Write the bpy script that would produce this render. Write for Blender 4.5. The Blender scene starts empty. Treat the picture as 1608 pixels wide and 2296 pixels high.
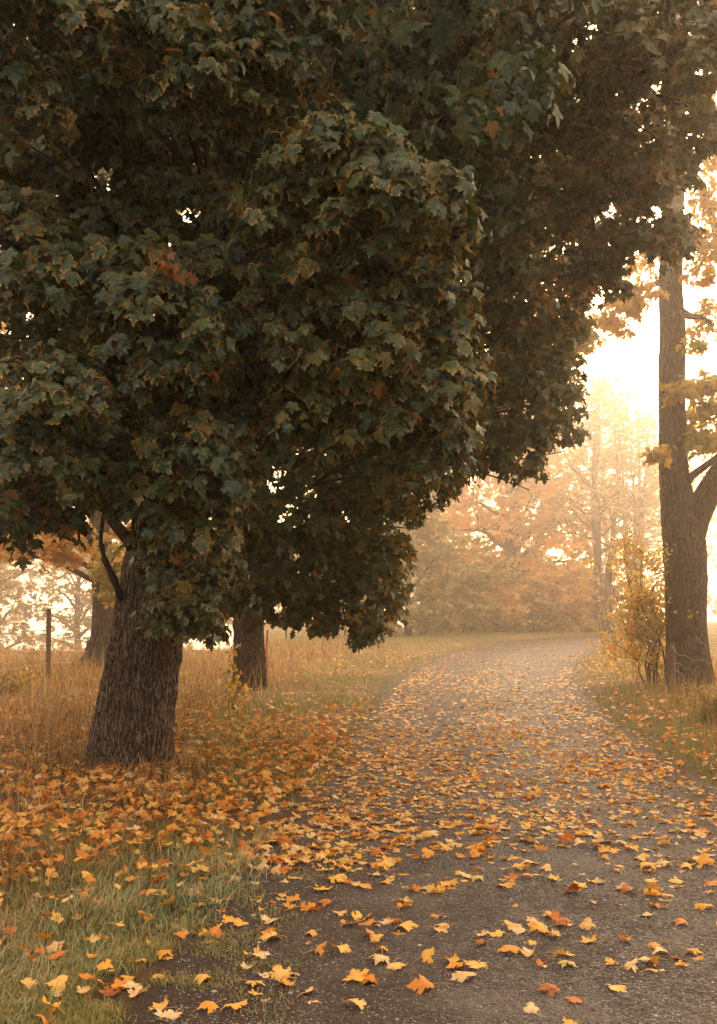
import bpy, math, random
import numpy as np
R = math.radians
random.seed(11)
rng = np.random.default_rng(11)
scene = bpy.context.scene
C = scene.collection

# ------------------------------------------------------------------ camera
EYE = 1.6
F, U0, V0 = 2462.0, 804.0, 1350.0          # measured on the photograph: focal length, centre column, horizon row
cam_d = bpy.data.cameras.new("camera"); cam = bpy.data.objects.new("camera", cam_d); C.objects.link(cam)
cam.location = (0, 0, EYE); cam.rotation_euler = (R(90), 0, 0)
cam_d.sensor_fit = 'VERTICAL'; cam_d.sensor_height = 36.0; cam_d.lens = 36.0 * F / 2296.0
cam_d.shift_y = (V0 - 1148.0) / 2296.0
cam_d.clip_start = 0.05; cam_d.clip_end = 2000
scene.camera = cam

# ------------------------------------------------------------------ light
SUN_EL, SUN_AZ = R(23), R(16)               # azimuth to the right of the view direction (+Y)
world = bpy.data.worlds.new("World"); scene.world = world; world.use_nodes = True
wn, wl = world.node_tree.nodes, world.node_tree.links
wn.clear()
wo = wn.new('ShaderNodeOutputWorld'); bg = wn.new('ShaderNodeBackground')
sky = wn.new('ShaderNodeTexSky'); sky.sky_type = 'NISHITA'; sky.sun_disc = False
sky.sun_elevation = SUN_EL; sky.sun_rotation = SUN_AZ
sky.air_density = 1.6; sky.dust_density = 7.0; sky.ozone_density = 1.0
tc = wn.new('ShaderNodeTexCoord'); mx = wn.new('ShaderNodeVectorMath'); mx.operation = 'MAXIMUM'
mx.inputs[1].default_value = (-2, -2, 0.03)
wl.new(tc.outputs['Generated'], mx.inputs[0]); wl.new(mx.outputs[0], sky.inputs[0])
tint = wn.new('ShaderNodeMix'); tint.data_type = 'RGBA'; tint.blend_type = 'MULTIPLY'
tint.inputs[0].default_value = 1.0; tint.inputs[7].default_value = (1.12, 0.90, 0.72, 1)
wl.new(sky.outputs[0], tint.inputs[6])
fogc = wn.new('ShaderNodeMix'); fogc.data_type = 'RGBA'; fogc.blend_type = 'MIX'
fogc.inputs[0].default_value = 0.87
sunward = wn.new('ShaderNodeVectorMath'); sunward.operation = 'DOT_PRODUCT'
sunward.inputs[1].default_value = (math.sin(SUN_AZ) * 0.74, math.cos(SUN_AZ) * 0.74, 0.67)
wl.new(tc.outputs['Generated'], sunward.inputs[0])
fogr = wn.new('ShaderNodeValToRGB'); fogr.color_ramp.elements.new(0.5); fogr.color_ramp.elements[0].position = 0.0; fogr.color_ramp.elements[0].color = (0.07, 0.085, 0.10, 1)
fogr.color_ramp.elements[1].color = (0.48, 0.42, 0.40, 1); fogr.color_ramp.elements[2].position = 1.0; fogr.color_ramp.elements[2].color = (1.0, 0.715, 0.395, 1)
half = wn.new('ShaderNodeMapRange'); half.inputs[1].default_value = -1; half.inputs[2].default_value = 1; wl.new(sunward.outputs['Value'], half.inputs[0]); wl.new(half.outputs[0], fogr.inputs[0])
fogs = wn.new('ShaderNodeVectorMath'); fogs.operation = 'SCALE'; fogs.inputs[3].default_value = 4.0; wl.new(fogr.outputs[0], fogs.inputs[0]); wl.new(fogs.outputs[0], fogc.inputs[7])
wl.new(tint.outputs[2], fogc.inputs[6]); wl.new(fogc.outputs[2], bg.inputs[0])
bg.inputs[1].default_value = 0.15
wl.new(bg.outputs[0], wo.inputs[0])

sd = bpy.data.lights.new("sun", 'SUN'); sun = bpy.data.objects.new("sun", sd); C.objects.link(sun)
sd.energy = 0.6; sd.angle = R(12); sd.color = (1.0, 0.80, 0.58)
sun.rotation_euler = (R(90) - SUN_EL, 0, R(180) - SUN_AZ)   # shines from ahead, right and above
scene.view_settings.view_transform = 'Standard'; scene.view_settings.look = 'None'
scene.view_settings.exposure = 2.45; scene.view_settings.gamma = 1.0
scene.view_settings.use_curve_mapping = False
cy = scene.cycles
cy.max_bounces = 6; cy.diffuse_bounces = 3; cy.glossy_bounces = 2; cy.transmission_bounces = 4
cy.volume_bounces = 1; cy.transparent_max_bounces = 8
cy.use_adaptive_sampling = True; cy.adaptive_threshold = 0.02
cy.use_denoising = True; cy.denoiser = 'OPENIMAGEDENOISE'
cy.sample_clamp_indirect = 6.0
HAZE_DENSITY = 0.0032

# ------------------------------------------------------------------ small helpers
def PX(u, v, Y):
    """point at distance Y seen at column u, row v of the photograph (1608 x 2296 grid)"""
    return np.array([(u - U0) / F * Y, Y, EYE - (v - V0) / F * Y])

def smooth(a, b, x):
    t = np.clip((np.asarray(x, float) - a) / (b - a), 0, 1)
    return t * t * (3 - 2 * t)

_perm = np.random.default_rng(5).random((64, 64, 64))
def noise3(x, y, z):
    x, y, z = np.broadcast_arrays(np.asarray(x, float), np.asarray(y, float), np.asarray(z, float))
    xi, yi, zi = np.floor(x).astype(int), np.floor(y).astype(int), np.floor(z).astype(int)
    fx, fy, fz = x - xi, y - yi, z - zi
    fx, fy, fz = [t * t * (3 - 2 * t) for t in (fx, fy, fz)]
    out = 0
    for dx in (0, 1):
        for dy in (0, 1):
            for dz in (0, 1):
                w = (fx if dx else 1 - fx) * (fy if dy else 1 - fy) * (fz if dz else 1 - fz)
                out = out + w * _perm[(xi + dx) % 64, (yi + dy) % 64, (zi + dz) % 64]
    return out * 2 - 1

def norm(v):
    v = np.asarray(v, float)
    return v / np.maximum(np.linalg.norm(v, axis=-1, keepdims=True), 1e-9)

def mesh_obj(name, V, T, mats, parent=None, attr=None, local=None, tmat=None, smooth_shade=True, origin=(0, 0, 0)):
    """V (n,3) world positions, T (m,3) triangles or (m,4) quads -> ONE mesh object"""
    V = np.asarray(V, np.float32) - np.asarray(origin, np.float32)
    T = np.asarray(T, np.int32)
    k = T.shape[1]
    me = bpy.data.meshes.new(name)
    me.vertices.add(len(V)); me.vertices.foreach_set('co', V.ravel())
    me.loops.add(T.size); me.loops.foreach_set('vertex_index', T.ravel())
    me.polygons.add(len(T))
    me.polygons.foreach_set('loop_start', np.arange(0, T.size, k, dtype=np.int32))
    me.polygons.foreach_set('loop_total', np.full(len(T), k, np.int32))
    if smooth_shade:
        me.polygons.foreach_set('use_smooth', np.ones(len(T), bool))
    for m in (mats if isinstance(mats, (list, tuple)) else [mats]):
        me.materials.append(m)
    if tmat is not None:
        me.polygons.foreach_set('material_index', np.asarray(tmat, np.int32))
    if attr is not None:
        a = me.attributes.new('leaf', 'FLOAT_COLOR', 'POINT'); a.data.foreach_set('color', np.asarray(attr, np.float32).ravel())
    if local is not None:
        a = me.attributes.new('blade', 'FLOAT_VECTOR', 'POINT'); a.data.foreach_set('vector', np.asarray(local, np.float32).ravel())
    me.update(calc_edges=True); me.validate()
    o = bpy.data.objects.new(name, me); C.objects.link(o)
    o.location = origin
    if parent is not None:
        o.parent = parent
        o.location = np.asarray(origin, float) - np.asarray(parent.location, float)
    return o

def tag(o, label=None, cat=None, group=None, kind=None):
    if label: o['label'] = label
    if cat: o['category'] = cat
    if group: o['group'] = group
    if kind: o['kind'] = kind
    return o

def thing(name, loc, label, cat, group=None):
    o = bpy.data.objects.new(name, None); C.objects.link(o); o.location = loc
    o.empty_display_size = 0.2
    return tag(o, label, cat, group)

class Acc:
    """collects pieces, then builds them as one mesh"""
    def __init__(s): s.V, s.T, s.A, s.L, s.M, s.n = [], [], [], [], [], 0
    def add(s, V, T, A=None, L=None, m=0):
        V = np.asarray(V); T = np.asarray(T)
        if T.shape[1] == 4: T = np.vstack([T[:, [0, 1, 2]], T[:, [0, 2, 3]]])
        s.V.append(V); s.T.append(T + s.n); s.n += len(V)
        s.A.append(np.zeros((len(V), 4)) if A is None else A)
        s.L.append(np.zeros((len(V), 3)) if L is None else L)
        s.M.append(np.full(len(T), m))
    def build(s, name, mats, parent=None, origin=(0, 0, 0)):
        return mesh_obj(name, np.vstack(s.V), np.vstack(s.T), mats, parent, np.vstack(s.A), np.vstack(s.L), np.concatenate(s.M), origin=origin)

def spline(P, n):
    """Catmull-Rom through P (k, d) -> n points"""
    P = np.asarray(P, float)
    Q = np.vstack([2 * P[0] - P[1], P, 2 * P[-1] - P[-2]])
    t = np.linspace(0, len(P) - 1 - 1e-6, n); i = t.astype(int); f = (t - i)[:, None]
    a, b, c, d = Q[i], Q[i + 1], Q[i + 2], Q[i + 3]
    return 0.5 * (2 * b + (c - a) * f + (2 * a - 5 * b + 4 * c - d) * f ** 2 + (3 * b - a - 3 * c + d) * f ** 3)

def tube(P, r, n=8, cap=True, disp=None):
    """polyline P (k,3) with radii r (k) -> verts, quads; disp(theta, k-index array, s) gives a radial factor"""
    P = np.asarray(P, float); k = len(P); r = np.broadcast_to(np.asarray(r, float), (k,))
    Tn = norm(np.gradient(P, axis=0))
    ref = np.array([0, 1.0, 0]) if abs(Tn[:, 1]).mean() < 0.8 else np.array([1.0, 0, 0])
    A = norm(np.cross(Tn, ref)); B = np.cross(Tn, A)
    th = np.arange(n) / n * 2 * np.pi
    rad = r[:, None] * np.ones((k, n))
    if disp is not None:
        s = np.concatenate([[0], np.cumsum(np.linalg.norm(np.diff(P, axis=0), axis=1))])
        rad = rad * disp(th[None, :], s[:, None])
    V = P[:, None] + rad[..., None] * (np.cos(th)[None, :, None] * A[:, None] + np.sin(th)[None, :, None] * B[:, None])
    V = V.reshape(-1, 3)
    i = np.arange(k - 1)[:, None] * n; j = np.arange(n)[None]; jn = (j + 1) % n
    Q = np.stack([i + j, i + jn, i + n + jn, i + n + j], -1).reshape(-1, 4)
    if cap:
        V = np.vstack([V, P[-1] + Tn[-1] * r[-1] * 0.3]); c = len(V) - 1
        e = (k - 1) * n
        Q = np.vstack([Q, np.stack([e + np.arange(n), e + (np.arange(n) + 1) % n, np.full(n, c), np.full(n, c)], -1)])
    return V, Q

def tube_into(acc, P, r, n=6, m=0, disp=None, rnd=0.5):
    V, Q = tube(P, r, n, False, disp)
    A = np.tile([0, rnd, rnd, 1], (len(V), 1))
    acc.add(V, Q, A, None, m)

# ------------------------------------------------------------------ node helpers
def new_mat(name):
    m = bpy.data.materials.new(name); m.use_nodes = True
    nt = m.node_tree; nt.nodes.clear()
    out = nt.nodes.new('ShaderNodeOutputMaterial')
    return m, nt.nodes, nt.links, out

def ramp(N, stops, interp='LINEAR'):
    r = N.new('ShaderNodeValToRGB'); e = r.color_ramp.elements; r.color_ramp.interpolation = interp
    while len(e) < len(stops): e.new(0.5)
    for el, (p, c) in zip(e, stops):
        el.position = p; el.color = (*c, 1) if len(c) == 3 else c
    return r

def mixc(N, L, f, a, b, blend='MIX'):
    m = N.new('ShaderNodeMix'); m.data_type = 'RGBA'; m.blend_type = blend
    for s, v in ((0, f), (6, a), (7, b)):
        if hasattr(v, 'is_linked') or isinstance(v, bpy.types.NodeSocket): L.new(v, m.inputs[s])
        elif isinstance(v, (tuple, list)): m.inputs[s].default_value = (*v, 1)
        else: m.inputs[s].default_value = v
    return m.outputs[2]

def mathn(N, L, op, a, b=None, clamp=False):
    m = N.new('ShaderNodeMath'); m.operation = op; m.use_clamp = clamp
    for s, v in ((0, a), (1, b)):
        if v is None: continue
        if isinstance(v, bpy.types.NodeSocket): L.new(v, m.inputs[s])
        else: m.inputs[s].default_value = v
    return m.outputs[0]

def maprange(N, L, x, a, b, c=0.0, d=1.0):
    m = N.new('ShaderNodeMapRange'); m.interpolation_type = 'SMOOTHSTEP'
    L.new(x, m.inputs[0])
    for i, v in zip((1, 2, 3, 4), (a, b, c, d)): m.inputs[i].default_value = v
    return m.outputs[0]

def noise_tex(N, L, scale, vec=None, detail=4.0, rough=0.55):
    n = N.new('ShaderNodeTexNoise'); n.inputs['Scale'].default_value = scale
    n.inputs['Detail'].default_value = detail; n.inputs['Roughness'].default_value = rough
    if vec is not None: L.new(vec, n.inputs['Vector'])
    return n

# leaves: a point colour holds (distance to the margin, random per leaf, second random)
def leaf_mat(name, stops, rim_col, rim_amt, transl, rough=0.42, spec=0.5, veins=True, vein_col=(0.16, 0.17, 0.09), tr_boost=(1.5, 1.3, 0.5), mottle=0.25):
    m, N, L, out = new_mat(name)
    at = N.new('ShaderNodeAttribute'); at.attribute_name = 'leaf'
    sp = N.new('ShaderNodeSeparateColor'); L.new(at.outputs['Color'], sp.inputs[0])
    rim, rnd, rn2 = sp.outputs[0], sp.outputs[1], sp.outputs[2]
    bl = N.new('ShaderNodeAttribute'); bl.attribute_name = 'blade'
    geo = N.new('ShaderNodeNewGeometry')
    rp = ramp(N, stops); L.new(rnd, rp.inputs[0])
    nz = noise_tex(N, L, 38.0, geo.outputs['Position'], 3.0)
    col = mixc(N, L, mathn(N, L, 'MULTIPLY', maprange(N, L, nz.outputs[0], 0.40, 0.72), mottle), rp.outputs[0], rim_col)
    edge = mathn(N, L, 'ADD', rim, mathn(N, L, 'MULTIPLY', mathn(N, L, 'SUBTRACT', nz.outputs[0], 0.5), 0.5))
    edge = maprange(N, L, edge, 0.66, 1.05)
    edge = mathn(N, L, 'MULTIPLY', edge, mathn(N, L, 'MULTIPLY', maprange(N, L, rn2, 0.35, 1.0), rim_amt), True)
    col = mixc(N, L, edge, col, rim_col)
    if veins:
        sx = N.new('ShaderNodeSeparateXYZ'); L.new(bl.outputs['Vector'], sx.inputs[0])
        ang = mathn(N, L, 'ABSOLUTE', mathn(N, L, 'ARCTAN2', sx.outputs[0], mathn(N, L, 'ADD', sx.outputs[1], 0.02)))
        pp = mathn(N, L, 'PINGPONG', ang, 0.39)
        rad = mathn(N, L, 'SQRT', mathn(N, L, 'ADD', mathn(N, L, 'MULTIPLY', sx.outputs[0], sx.outputs[0]), mathn(N, L, 'MULTIPLY', sx.outputs[1], sx.outputs[1])))
        v = maprange(N, L, mathn(N, L, 'MULTIPLY', pp, rad), 0.0, 0.022, 1.0, 0.0)
        col = mixc(N, L, mathn(N, L, 'MULTIPLY', v, 0.45), col, vein_col)
    bs = N.new('ShaderNodeBsdfPrincipled'); L.new(col, bs.inputs['Base Color'])
    bs.inputs['Roughness'].default_value = rough; bs.inputs['Specular IOR Level'].default_value = spec
    bp = N.new('ShaderNodeBump'); bp.inputs['Strength'].default_value = 0.35; bp.inputs['Distance'].default_value = 0.01
    L.new(nz.outputs[0], bp.inputs['Height']); L.new(bp.outputs[0], bs.inputs['Normal'])
    tr = N.new('ShaderNodeBsdfTranslucent')
    L.new(mixc(N, L, 1.0, col, tr_boost, 'MULTIPLY'), tr.inputs[0])
    mx_ = N.new('ShaderNodeMixShader'); mx_.inputs[0].default_value = transl
    L.new(bs.outputs[0], mx_.inputs[1]); L.new(tr.outputs[0], mx_.inputs[2]); L.new(mx_.outputs[0], out.inputs[0])
    return m

def plain_mat(name, c1, c2, scale=8.0, rough=0.85, spec=0.25, bump=0.3, stretch=(1, 1, 1)):
    m, N, L, out = new_mat(name)
    t = N.new('ShaderNodeTexCoord'); mp = N.new('ShaderNodeMapping'); mp.inputs['Scale'].default_value = stretch
    L.new(t.outputs['Object'], mp.inputs[0])
    nz = noise_tex(N, L, scale, mp.outputs[0], 6.0)
    b = N.new('ShaderNodeBsdfPrincipled')
    L.new(mixc(N, L, maprange(N, L, nz.outputs[0], 0.3, 0.7), c1, c2), b.inputs['Base Color'])
    b.inputs['Roughness'].default_value = rough; b.inputs['Specular IOR Level'].default_value = spec
    bp = N.new('ShaderNodeBump'); bp.inputs['Strength'].default_value = bump; bp.inputs['Distance'].default_value = 0.02
    L.new(nz.outputs[0], bp.inputs['Height']); L.new(bp.outputs[0], b.inputs['Normal'])
    L.new(b.outputs[0], out.inputs[0])
    return m

def blade_mat(name, stops, transl=0.3, rough=0.5, tr=(1.3, 1.1, 0.6)):
    """grass: random per blade picks the colour, paler towards the tip"""
    m, N, L, out = new_mat(name)
    at = N.new('ShaderNodeAttribute'); at.attribute_name = 'leaf'
    sp = N.new('ShaderNodeSeparateColor'); L.new(at.outputs['Color'], sp.inputs[0])
    rp = ramp(N, stops); L.new(sp.outputs[1], rp.inputs[0])
    b = N.new('ShaderNodeBsdfPrincipled'); L.new(rp.outputs[0], b.inputs['Base Color'])
    b.inputs['Roughness'].default_value = rough; b.inputs['Specular IOR Level'].default_value = 0.4
    t = N.new('ShaderNodeBsdfTranslucent'); L.new(mixc(N, L, 1.0, rp.outputs[0], tr, 'MULTIPLY'), t.inputs[0])
    mx_ = N.new('ShaderNodeMixShader'); mx_.inputs[0].default_value = transl
    L.new(b.outputs[0], mx_.inputs[1]); L.new(t.outputs[0], mx_.inputs[2]); L.new(mx_.outputs[0], out.inputs[0])
    return m

def bark_mat(name, dark, mid, light, scale=24.0, zs=0.16, bump=1.0, moss=None):
    m, N, L, out = new_mat(name)
    t = N.new('ShaderNodeTexCoord')
    dn = noise_tex(N, L, 5.0, t.outputs['Object'], 4.0)
    off = N.new('ShaderNodeVectorMath'); off.operation = 'MULTIPLY_ADD'
    L.new(dn.outputs['Color'], off.inputs[0]); off.inputs[1].default_value = (0.13, 0.13, 0.3); L.new(t.outputs['Object'], off.inputs[2])
    mp = N.new('ShaderNodeMapping'); mp.inputs['Scale'].default_value = (scale, scale, scale * zs); L.new(off.outputs[0], mp.inputs[0])
    vo = N.new('ShaderNodeTexVoronoi'); vo.feature = 'DISTANCE_TO_EDGE'; vo.inputs['Scale'].default_value = 1.0
    L.new(mp.outputs[0], vo.inputs['Vector'])
    vc = N.new('ShaderNodeTexVoronoi'); vc.feature = 'F1'; vc.inputs['Scale'].default_value = 1.0; L.new(mp.outputs[0], vc.inputs['Vector'])
    fine = noise_tex(N, L, 60.0, mp.outputs[0], 5.0); fine.inputs['Scale'].default_value = 3.0
    big = noise_tex(N, L, 2.2, t.outputs['Object'], 5.0)
    ridge = maprange(N, L, vo.outputs['Distance'], -0.07, 0.2)
    col = mixc(N, L, ridge, dark, mid)
    col = mixc(N, L, mathn(N, L, 'MULTIPLY', maprange(N, L, fine.outputs[0], 0.45, 0.75), ridge), col, light)
    col = mixc(N, L, maprange(N, L, big.outputs[0], 0.40, 0.8, 0.0, 0.35), col, dark)
    if moss: col = mixc(N, L, maprange(N, L, big.outputs[0], 0.55, 0.75, 0.0, 0.5), col, moss)
    b = N.new('ShaderNodeBsdfPrincipled'); L.new(col, b.inputs['Base Color'])
    b.inputs['Roughness'].default_value = 0.9; b.inputs['Specular IOR Level'].default_value = 0.2
    h = mathn(N, L, 'ADD', ridge, mathn(N, L, 'MULTIPLY', fine.outputs[0], 0.5))
    bp = N.new('ShaderNodeBump'); bp.inputs['Strength'].default_value = bump; bp.inputs['Distance'].default_value = 0.03
    L.new(h, bp.inputs['Height']); L.new(bp.outputs[0], b.inputs['Normal']); L.new(b.outputs[0], out.inputs[0])
    return m

# ------------------------------------------------------------------ materials
M = {}
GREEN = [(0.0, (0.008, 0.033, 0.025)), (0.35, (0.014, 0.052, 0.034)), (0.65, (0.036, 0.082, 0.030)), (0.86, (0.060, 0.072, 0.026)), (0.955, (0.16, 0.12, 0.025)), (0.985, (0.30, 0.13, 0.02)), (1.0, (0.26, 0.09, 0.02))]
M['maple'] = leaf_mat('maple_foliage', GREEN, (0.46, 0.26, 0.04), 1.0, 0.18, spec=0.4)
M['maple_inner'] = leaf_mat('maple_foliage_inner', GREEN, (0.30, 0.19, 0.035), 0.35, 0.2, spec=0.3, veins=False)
M['maple_far'] = leaf_mat('maple_foliage_second', [(0.0, (0.012, 0.040, 0.022)), (0.45, (0.032, 0.072, 0.026)), (0.78, (0.070, 0.082, 0.024)), (0.9, (0.17, 0.13, 0.025)), (1.0, (0.34, 0.16, 0.02))], (0.34, 0.20, 0.035), 0.45, 0.30, spec=0.3, veins=False)
M['petiole'] = plain_mat('leaf_stalk', (0.36, 0.15, 0.045), (0.26, 0.15, 0.04), 40, 0.5, 0.4, 0.0)
M['twig'] = plain_mat('twig_bark', (0.028, 0.018, 0.012), (0.055, 0.037, 0.025), 20, 0.9, 0.2, 0.4)
YEL = [(0.0, (0.14, 0.16, 0.035)), (0.25, (0.32, 0.28, 0.05)), (0.6, (0.50, 0.33, 0.055)), (0.85, (0.55, 0.27, 0.05)), (1.0, (0.50, 0.17, 0.03))]
M['yellow'] = leaf_mat('yellow_foliage', YEL, (0.55, 0.30, 0.05), 0.5, 0.40, veins=False)
ORA = [(0.0, (0.28, 0.20, 0.06)), (0.3, (0.48, 0.30, 0.09)), (0.7, (0.60, 0.33, 0.10)), (1.0, (0.64, 0.28, 0.08))]
M['orange'] = leaf_mat('orange_foliage', ORA, (0.55, 0.28, 0.06), 0.4, 0.40, veins=False)
OLI = [(0.0, (0.10, 0.11, 0.035)), (0.5, (0.19, 0.175, 0.055)), (0.8, (0.36, 0.26, 0.07)), (1.0, (0.48, 0.28, 0.07))]
M['olive'] = leaf_mat('olive_foliage', OLI, (0.32, 0.22, 0.05), 0.4, 0.35, veins=False)
HAZ = [(0.0, (0.13, 0.11, 0.05)), (0.5, (0.24, 0.18, 0.07)), (1.0, (0.36, 0.24, 0.08))]
M['pale'] = leaf_mat('distant_foliage', HAZ, (0.32, 0.22, 0.07), 0.4, 0.35, veins=False)
SHR = [(0.0, (0.18, 0.19, 0.04)), (0.3, (0.38, 0.30, 0.05)), (0.75, (0.55, 0.38, 0.07)), (1.0, (0.55, 0.20, 0.04))]
M['shrub'] = leaf_mat('shrub_foliage', SHR, (0.5, 0.28, 0.05), 0.4, 0.35, veins=False)
M['brown_leaf'] = leaf_mat('withered_foliage', [(0, (0.22, 0.09, 0.03)), (1, (0.36, 0.15, 0.05))], (0.30, 0.12, 0.03), 0.4, 0.3, veins=False)
FALL = [(0.0, (0.28, 0.06, 0.02)), (0.08, (0.52, 0.15, 0.03)), (0.25, (0.70, 0.27, 0.045)), (0.45, (0.80, 0.39, 0.06)), (0.62, (0.84, 0.52, 0.11)), (0.78, (0.80, 0.54, 0.24)), (0.92, (0.84, 0.64, 0.37)), (1.0, (0.46, 0.40, 0.09))]
M['fallen'] = leaf_mat('fallen_foliage', FALL, (0.62, 0.26, 0.06), 0.5, 0.16, rough=0.65, spec=0.2, vein_col=(0.62, 0.38, 0.16), tr_boost=(1.2, 0.9, 0.4), mottle=0.45)
M['bark'] = bark_mat('maple_bark', (0.016, 0.011, 0.008), (0.19, 0.13, 0.09), (0.36, 0.26, 0.185), 38.0, 0.065, 1.0)
M['bark2'] = bark_mat('second_maple_bark', (0.018, 0.012, 0.009), (0.12, 0.085, 0.06), (0.22, 0.16, 0.115), 28.0, 0.09, 1.0)
M['bark3'] = bark_mat('grey_maple_bark', (0.022, 0.015, 0.012), (0.115, 0.08, 0.062), (0.22, 0.165, 0.13), 24.0, 0.10, 1.0)
M['bark_far'] = plain_mat('distant_bark', (0.025, 0.016, 0.012), (0.055, 0.037, 0.027), 6, 0.9, 0.2, 0.5, (1, 1, 0.2))
DRY = [(0.0, (0.09, 0.045, 0.016)), (0.3, (0.20, 0.105, 0.036)), (0.55, (0.32, 0.19, 0.08)), (0.78, (0.46, 0.32, 0.16)), (0.9, (0.58, 0.45, 0.26)), (1.0, (0.22, 0.23, 0.08))]
M['dry'] = blade_mat('dry_grass', DRY)
GRS = [(0.0, (0.05, 0.075, 0.025)), (0.3, (0.14, 0.19, 0.07)), (0.55, (0.25, 0.29, 0.13)), (0.72, (0.44, 0.45, 0.27)), (0.82, (0.42, 0.29, 0.11)), (1.0, (0.55, 0.38, 0.16))]
M['green'] = blade_mat('green_grass', GRS, 0.15, 0.42, (1.0, 1.0, 0.6))
VRG = [(0.0, (0.13, 0.17, 0.05)), (0.5, (0.26, 0.27, 0.09)), (0.8, (0.38, 0.27, 0.10)), (1.0, (0.45, 0.30, 0.12))]
M['verge'] = blade_mat('verge_grass', VRG, 0.25, 0.5, (1.1, 1.1, 0.6))
M['wood'] = plain_mat('weathered_post_wood', (0.10, 0.06, 0.04), (0.20, 0.125, 0.085), 14, 0.85, 0.2, 0.6, (1, 1, 0.12))
M['wire'] = plain_mat('fence_wire', (0.30, 0.25, 0.20), (0.5, 0.42, 0.33), 30, 0.45, 0.5, 0.1)
M['paletwig'] = plain_mat('bleached_twig', (0.36, 0.27, 0.20), (0.52, 0.41, 0.31), 30, 0.7, 0.3, 0.3)
M['red'] = plain_mat('red_paint', (0.35, 0.07, 0.03), (0.45, 0.12, 0.05), 20, 0.6, 0.3, 0.2)
M['stone'] = leaf_mat('gravel_stone', [(0, (0.05, 0.042, 0.037)), (0.5, (0.17, 0.145, 0.125)), (0.88, (0.34, 0.30, 0.26)), (1, (0.5, 0.45, 0.38))], (0.25, 0.2, 0.17), 0.0, 0.0, 0.8, 0.25, False, mottle=0.3)

# ------------------------------------------------------------------ terrain
RY = np.array([-25, 0, 4.16, 6.15, 7.9, 11.25, 15.8, 22.0, 29.6, 33.8, 40, 51, 69, 75, 84])
RL = np.array([-1.6, -1.1, -0.80, -0.68, -0.36, -0.02, 0.30, 0.85, 1.80, 2.5, 3.75, 6.4, 15.3, 22, 36])
RR = np.array([2.6, 2.7, 2.75, 2.8, 2.9, 3.05, 3.4, 4.3, 5.8, 6.8, 8.8, 12.4, 22.5, 30, 45])
def road_l(y): return np.interp(y, RY, RL)
def road_r(y): return np.interp(y, RY, RR)
def off_road(x, y):
    """metres outside the road edge (negative inside)"""
    return np.maximum(road_l(y) - x, x - road_r(y))
def ground_z(x, y):
    x, y = np.asarray(x, float), np.asarray(y, float)
    d = off_road(x, y)
    z = 0.05 * smooth(0.0, 1.4, d) * smooth(-2, 3, y)
    z = z + smooth(0.2, 1.6, d) * (0.055 * noise3(x * 0.9, y * 0.9, 1.5) + 0.03 * noise3(x * 2.7, y * 2.7, 4.5)) * (1 - smooth(30, 60, y))
    w = 1 - smooth(-0.14, -0.09, x / np.maximum(y, 1.0))
    z = z - 0.055 * np.maximum(0, y - 35) * w * smooth(35, 46, y)
    z = z - 0.0085 * np.maximum(0, y - 20)
    # gravel lane: two shallow wheel tracks and a slight crown between them
    t = (x - road_l(y)) / (road_r(y) - road_l(y))
    z = z - 0.025 * (np.exp(-((t - 0.25) / 0.11) ** 2) + np.exp(-((t - 0.75) / 0.11) ** 2)) * (d < 0)
    z = z + 0.006 * noise3(x * 4, y * 4, 9.5) * (d < 0.3)
    return z
def G(u, v):
    """ground point seen at column u, row v"""
    Y = F * EYE / max(v - V0, 20)
    for _ in range(12):
        x = (u - U0) / F * Y
        Y = F * (EYE - float(ground_z(x, Y))) / max(v - V0, 20)
    return np.array([(u - U0) / F * Y, Y, float(ground_z((u - U0) / F * Y, Y))])
def on_ground(x, y): return np.array([x, y, float(ground_z(x, y))])

def sheet(xs, ys, zf):
    X, Y = np.meshgrid(xs, ys)
    V = np.stack([X, Y, zf(X, Y)], -1).reshape(-1, 3)
    n, m_ = len(xs), len(ys)
    i = (np.arange(m_ - 1)[:, None] * n + np.arange(n - 1)[None]).ravel()
    return V, np.stack([i, i + 1, i + n + 1, i + n], -1)

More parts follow.
